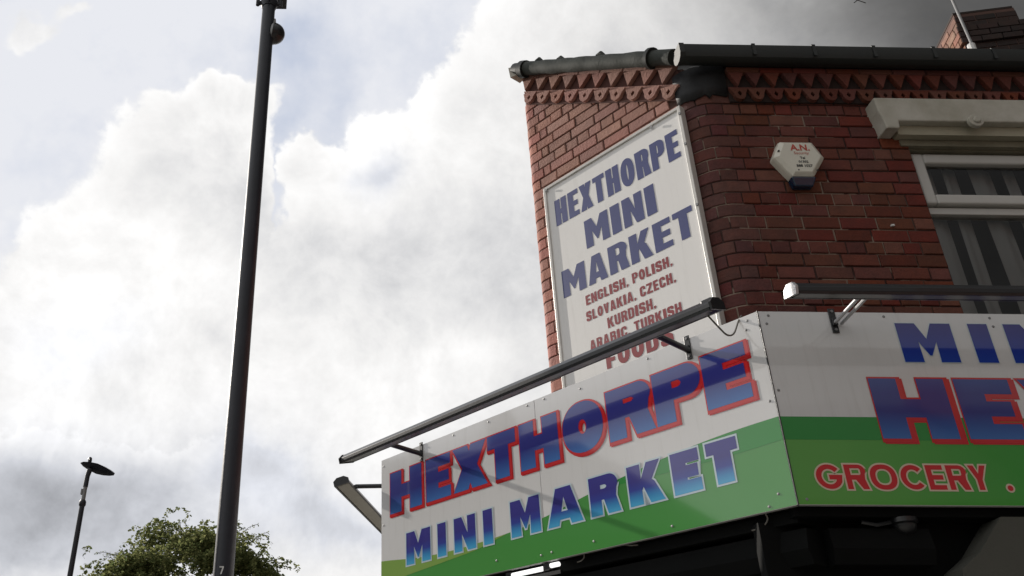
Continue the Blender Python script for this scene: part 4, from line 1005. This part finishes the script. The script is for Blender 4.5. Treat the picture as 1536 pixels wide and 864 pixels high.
# ------------------------------------------------------------------ street lamps
def lamp_column():
    px_, py_ = -.933, 6.39
    t = thing('street_lamp_column', 'tall black lighting column crossing the sky in front of the tree', 'street lamp', TR((px_, py_, .12)))
    f = TR((px_, py_, 0))
    b = MB(); b.tube([(0,0,.12),(0,0,1.3),(0,0,1.34)], [.085,.085,.073], 24); b.build('base', M['post_black'], t, f, smooth=True)
    zs_ = [1.34+i*.35 for i in range(20)]; b = MB(); b.tube([(0,0,z) for z in zs_], [.0725-.0125*(z-1.34)/6.7 for z in zs_], 28); b.build('shaft', M['post_black'], t, f, smooth=True)
    b = MB(); b.tube([(0,0,7.99),(0,0,8.03),(0,0,8.10),(0,0,8.13)], [.066,.078,.078,.066], 20)
    for a in range(4):
        an = a*PI/2+.1; d = Vector((math.cos(an), math.sin(an), 0)); c = Vector((0,0,8.045))
        b.tube([c+d*.06, c+d*.115], .022, 10); b.tube([c+d*.105-Vector((0,0,.03)), c+d*.105+Vector((0,0,.05))], .018, 10)
    b.build('collar', M['post_black'], t, f, smooth=True)
    b = MB(); b.tube([(0,0,8.1),(0,0,8.5)], .045, 14); b.add([(-.18,-.12,8.5),(.18,-.12,8.5),(.10,.55,8.53),(-.10,.55,8.53),(-.16,-.1,8.58),(.16,-.1,8.58),(.08,.5,8.57),(-.08,.5,8.57)], [(0,3,2,1),(4,5,6,7),(0,1,5,4),(1,2,6,5),(2,3,7,6),(3,0,4,7)])
    b.build('lamp_head', M['post_black'], t, f, smooth=False)
    t7 = Text(); t7.put('7', -.017, .012, 0, .052, .010, .009)
    me = t7.mesh('lettering', -.0715, 0); link('lettering', me, M['white_plastic'], t, f @ TR((-.002, 0, 2.800)), label='small white figure seven')
    fx = thing('flood_speaker', 'round black dome fitting strapped to the right side of the tall black column', 'camera', TR((px_+.10, py_+.05, 7.69)))
    # rounded drum whose axis leans out of the column
    g = TR((px_, py_, 7.70)) @ Matrix.Rotation(R(8), 4, 'Y')
    d = MB(); a_s = [i*PI/2/6 for i in range(7)]; d.tube([(.065+.098*math.sin(a)+.0005*i, .02, 0) for i, a in enumerate(a_s)], [.098*math.cos(a)+.002 for a in a_s], 24)
    d.build('dome', M['black_metal'], fx, g, smooth=True)
    d = MB(); d.tube([(.045,.02,0),(.066,.02,0)], [.09,.104], 24); d.build('rim', M['grey_metal'], fx, g, smooth=True)
    d = MB(); d.box(.040,.056,-.02,.04,-.12,.15); bevel(d.build('bracket', M['grey_metal'], fx, g), .003)
lamp_column()
def small_lamp():
    lean = Matrix.Rotation(R(-.9), 4, 'Y')
    f = TR((-5.14, 16.5, 0)) @ Matrix.Rotation(R(1.0), 4, 'Y')
    t = thing('street_lamp', 'distant slim street lamp with flat leaf-shaped head leaning beside the tree', 'street lamp', f)
    b = MB(); b.tube([(0,0,0),(0,0,1.1),(0,0,1.15)], [.075,.075,.055], 14); b.tube([(0,0,1.15),(0,0,5.96)], [.054,.046], 16); b.build('shaft', M['post_black'], t, f, smooth=True)
    b = MB(); b.tube([(0,0,5.90),(0,0,5.93),(0,0,5.99),(0,0,6.02)], [.046,.062,.062,.046], 14); b.build('collar', M['post_black'], t, f, smooth=True)
    b = MB(); b.tube([(0,0,6.0),(0,0,6.28)], .038, 12); b.build('spigot', M['grey_metal'], t, f, smooth=True)
    b = MB(); b.box(-.06,-.03,-.03,.03,6.12,6.22); b.build('strap', M['grey_metal'], t, f)
    b = MB(); b.tube([(0,0,6.26),(0.004,0,6.46),(.03,0,6.60)], [.046,.044,.05], 12); b.build('elbow', M['post_black'], t, f, smooth=True)
    # leaf-shaped head
    prof = [(-.17,.0),(-.12,.045),(0,.09),(.16,.115),(.30,.095),(.42,.06),(.50,.02),(.505,0)]
    n = len(prof); vs = []
    for x, w in prof:
        for s, z in ((-1,-.006),(-.55,.055),(0,.07),(.55,.055),(1,-.006),(.6,-.02),(0,-.026),(-.6,-.02)): vs.append((x, s*(w+.006), z*(.35+w*6)))
    fs = [(i*8+k, i*8+(k+1)%8, (i+1)*8+(k+1)%8, (i+1)*8+k) for i in range(n-1) for k in range(8)]+[tuple(range(8)), tuple(range(8*n-1, 8*n-9, -1))]
    hm = f @ TR((.0, 0, 6.655)) @ Matrix.Rotation(R(17), 4, 'Y') @ Matrix.Rotation(R(-38), 4, 'X')
    MB().add(vs, fs).build('lamp_head', M['post_black'], t, hm, smooth=True)
    b = MB(); b.tube([(0.0,0,6.70),(0.0,0,6.76),(0,0,6.80),(0,0,6.82)], [.032,.038,.034,.015], 12); b.build('photocell', M['black_metal'], t, f, smooth=True)
small_lamp()

# ------------------------------------------------------------------ trees
def leaf_mat(name, c1, c2):
    m = bpy.data.materials.new(name); m.use_nodes = True; nt = m.node_tree; nt.nodes.clear()
    o = nt.nodes.new('ShaderNodeOutputMaterial'); d = nt.nodes.new('ShaderNodeBsdfDiffuse'); tl = nt.nodes.new('ShaderNodeBsdfTranslucent'); mx = nt.nodes.new('ShaderNodeMixShader')
    g = nt.nodes.new('ShaderNodeNewGeometry'); rnd_ = S_(nt, g.outputs['Random Per Island'])
    c = mixc(nt, rnd_, c1, c2); nt.links.new(c, d.inputs[0])
    c2_ = mixc(nt, rnd_, tuple(min(1, x*1.35) for x in c1), tuple(min(1, x*1.4) for x in c2)); nt.links.new(c2_, tl.inputs[0])
    mx.inputs[0].default_value = .5; nt.links.new(d.outputs[0], mx.inputs[1]); nt.links.new(tl.outputs[0], mx.inputs[2]); nt.links.new(mx.outputs[0], o.inputs[0]); return m
M['leaf'] = leaf_mat('willow_leaf', (.075,.10,.038), (.21,.215,.09))
def willow(name, label, base, H, Rw, seed, n_out=620, cat='tree', group=None):
    rg = random.Random(seed); base = Vector(base)
    t = thing(name, label, cat, TR(base), group); tr = MB()
    tr.tube([(0,0,0),(.08,.03,1.2),(-.05,.05,2.6),(.02,0,4.2)], [.34,.27,.23,.19], 12)
    tips = []
    for i in range(11):
        a = i*2.399+rg.uniform(-.3,.3); el = rg.uniform(.5,1.3); L = H*rg.uniform(.36,.52)
        p = Vector((0,0,rg.uniform(2.8,4.2))); d = Vector((math.cos(a)*math.cos(el), math.sin(a)*math.cos(el), math.sin(el)))
        pts = [p]
        for k in range(5):
            p = p+d*L/5; d = (d+Vector((rg.uniform(-.25,.25), rg.uniform(-.25,.25), rg.uniform(-.15,.2)))).normalized(); pts.append(p)
        tr.tube(pts, [.12,.095,.075,.055,.04,.022], 8); tips += pts[2:]
        for j in range(4):
            q = pts[rg.randrange(2,5)]; dd = Vector((rg.uniform(-1,1), rg.uniform(-1,1), rg.uniform(.1,1))).normalized(); l = rg.uniform(.6,1.4)
            pp = [q, q+dd*l*.5, q+dd*l+Vector((0,0,-.1))]; tr.tube(pp, [.035,.022,.01], 6); tips.append(pp[-1])
    tr.build('trunk', M['bark'], t, TR(base), smooth=True)
    vs, fs = [], []
    cz = H*.60
    # lumpy crown: clump centres spread through the crown, twigs arc out and droop from each
    clumps = []
    while len(clumps) < 96:
        v = Vector((rg.gauss(0,1), rg.gauss(0,1), rg.gauss(0,1))).normalized(); rr0 = rg.uniform(.35,1)**.5
        c = Vector((v.x*Rw*rr0*.92, v.y*Rw*rr0*.92, cz+v.z*(H-cz)*rr0*.93))
        if c.z > 2.3: clumps.append((c, rg.uniform(.5,1.05), v))
    for c, cr, v in clumps:
        for j in range(int(n_out/96*1.0)+rg.randrange(4)):
            o = c+Vector((rg.gauss(0,1), rg.gauss(0,1), rg.gauss(0,.7)))*cr*.42
            d = (Vector((v.x, v.y, max(.15, v.z)))*.8+Vector((rg.uniform(-1,1), rg.uniform(-1,1), rg.uniform(-.2,.9)))*.8).normalized()
            L = rg.uniform(.35,.95); n = int(L*42); p = o; st_ = L/n
            for k in range(n):
                d = (d+Vector((0,0,-1))*(.055+.05*k/n)*1.6*(.6/L)).normalized(); p = p+d*st_
                for q in range(1):
                    a = rg.uniform(0, 2*PI); e1 = Vector((math.cos(a), math.sin(a), rg.uniform(-.9,.3))).normalized(); l = rg.uniform(.07,.14); w = l*rg.uniform(.24,.40)
                    e2 = e1.cross(Vector((rg.uniform(-1,1), rg.uniform(-1,1), rg.uniform(-1,1)))).normalized()
                    pp = p+Vector((rg.uniform(-1,1), rg.uniform(-1,1), rg.uniform(-1,1)))*.03
                    i0 = len(vs); vs += [pp, pp+e1*l*.5+e2*w, pp+e1*l, pp+e1*l*.5-e2*w]; fs.append((i0,i0+1,i0+2,i0+3))
    # thin whips that break the outline
    tw = MB()
    for i in range(46):
        a = rg.uniform(0, 2*PI); e_ = rg.uniform(.1,1.2); v = Vector((math.cos(a)*math.cos(e_), math.sin(a)*math.cos(e_), math.sin(e_)))
        p = Vector((v.x*Rw*.9, v.y*Rw*.9, cz+v.z*(H-cz)*.9)); d = (v+Vector((0,0,.5))).normalized(); L = rg.uniform(.5,.95); n = 8; pts = [p]
        for k in range(n):
            d = (d+Vector((rg.uniform(-.12,.12), rg.uniform(-.12,.12), -.16))).normalized(); p = p+d*L/n; pts.append(p)
            for q in range(5):
                a2 = rg.uniform(0, 2*PI); e1 = Vector((math.cos(a2), math.sin(a2), rg.uniform(-.8,.4))).normalized(); l = rg.uniform(.05,.1); e2 = e1.cross(Vector((.3,.2,1))).normalized()*l*.32
                pp = p+Vector((rg.uniform(-1,1), rg.uniform(-1,1), rg.uniform(-1,1)))*.05; i0 = len(vs); vs += [pp, pp+e1*l*.5+e2, pp+e1*l, pp+e1*l*.5-e2]; fs.append((i0,i0+1,i0+2,i0+3))
        tw.tube(pts, .008, 5)
    tw.build('twig', M['bark'], t, TR(base), kind='stuff')
    me = bpy.data.meshes.new('crown'); me.from_pydata([tuple(v) for v in vs], [], fs); me.update()
    link('crown', me, M['leaf'], t, TR(base), kind='stuff')
    print('leaves', len(fs))
willow('willow_tree', 'green willow-like tree with drooping twigs behind the tall black column', (-5.3, 30, 0), 8.95, 3.35, 11, n_out=5200)

# ------------------------------------------------------------------ house across the side street (mirrored in the glossy fascia)
def far_house(f, L, label, ridge_cut):
    h = thing('terraced_house', label, 'house', f @ TR((L/2, 0, 0)), 'terraced houses across the streets')
    w = MB(); EH = 6.4
    ops = [(L*.12, L*.12+1.0, .9, 2.3), (L*.55, L*.55+.95, .12, 2.3), (L*.12, L*.12+1.0, 3.6, 4.9), (L*.62, L*.62+1.0, 3.6, 4.9)]
    w.box(0, L, .20, .35, .12, EH)
    w.box(0, L, 0, .198, 2.3, 3.6); w.box(0, L, 0, .198, 4.9, EH)
    for zlo, zhi, row in ((.12, 2.3, ops[:2]), (3.6, 4.9, ops[2:])):
        x_ = 0
        for a, b_, c, d in row:
            w.box(x_, a, 0, .198, zlo, zhi); x_ = b_
            if c > zlo: w.box(a, b_, 0, .198, zlo, c)
        w.box(x_, L, 0, .198, zlo, zhi)
    w.box(0, .3, .36, 7, .12, EH); w.box(L-.3, L, .36, 7, .12, EH); w.box(.31, L-.31, 6.7, 7, .12, EH)
    w.build('wall', M['house_brick'], h, f)
    for a, b_, c, d in ops:
        if c > .5:
            fr_ = MB(); fr_.box(a, a+.07, .08, .16, c, d); fr_.box(b_-.07, b_, .08, .16, c, d); fr_.box(a+.07, b_-.07, .08, .16, d-.07, d); fr_.box(a+.07, b_-.07, .08, .16, c, c+.07); fr_.box((a+b_)/2-.03, (a+b_)/2+.03, .085, .155, c+.07, d-.07)
            o = fr_.build('window', M['upvc'], h, f); MB().box(a+.07, b_-.07, .12, .125, c+.07, d-.07).build('pane', M['alarm_blue'], o, f)
            MB().box(a-.08, b_+.08, -.05, .02, c-.10, c-.002).build('sill', M['stone'], o, f)
        else:
            o = MB().box(a+.02, b_-.02, .1, .15, c, d-.02).build('door', M['black_metal'], h, f); MB().box(b_-.16, b_-.10, .06, .1, 1.1, 1.16).build('handle', M['steel'], o, f)
        MB().box(a-.1, b_+.1, -.03, .05, d+.002, d+.18).build('lintel', M['stone'], h, f)
    r = MB(); zr = 9.8; a, b_ = -.15, L+.15
    vs = [(a,-.25,EH-.05),(b_,-.25,EH-.05),(b_,3.6,zr),(a+ridge_cut,3.6,zr),(b_,7.3,EH-.05),(a,7.3,EH-.05)]; vs += [(p,q,z+.06) for p,q,z in vs]
    r.add(vs, [(0,1,2,3),(3,2,4,5),(0,3,5),(9,8,7,6),(11,10,8,9),(11,9,6),(0,6,7,1),(4,10,11,5),(5,11,6,0),(1,7,8,2),(2,8,10,4)])
    rf = r.build('roof', M['slate'], h, f)
    c = MB(); c.box(L-.9, L-.1, 3.1, 4.1, 8.9, 10.9); c.build('chimney', M['house_brick'], rf, f)
M['house_brick'] = mat('house_brick', (.22,.09,.065), .88, col2=(.13,.055,.04), nscale=14, namt=.9, bump=.5)
nt = M['house_brick'].node_tree; bt_ = nt.nodes.new('ShaderNodeTexBrick'); tcx = nt.nodes.new('ShaderNodeTexCoord'); mp = nt.nodes.new('ShaderNodeMapping'); mp.inputs['Rotation'].default_value = (PI/2, 0, 0)
nt.links.new(tcx.outputs['Object'], mp.inputs[0]); nt.links.new(mp.outputs[0], bt_.inputs['Vector']); bt_.inputs['Scale'].default_value = 4.4; bt_.inputs['Color1'].default_value = (.23,.08,.055,1); bt_.inputs['Color2'].default_value = (.15,.055,.04,1); bt_.inputs['Mortar'].default_value = (.25,.22,.19,1)
nt.links.new(bt_.outputs['Color'], nt.nodes['Principled BSDF'].inputs['Base Color'])
far_house(frame_m((-15.2, 3.2, 0), (0,1,0)), 5.6, 'brick terraced house across the side street with hipped slate roof end', 3.2)
far_house(frame_m((-15.2, 8.81, 0), (0,1,0)), 5.6, 'brick terraced house across the side street, middle of the terrace', .0)
for o in bpy.data.objects:
    if o.name.startswith('wall') and str(o.get('label','')).startswith('side wall'): o.data.materials.clear(); o.data.materials.append(M['house_brick'])
for i, w_ in enumerate(('nearest the corner', 'middle of the row', 'farthest from the corner')):
    far_house(frame_m((8.2+i*5.61, -9.9, 0), (-1,0,0)), 5.6, 'brick terraced house facing the grocery fascia, '+w_, .0)
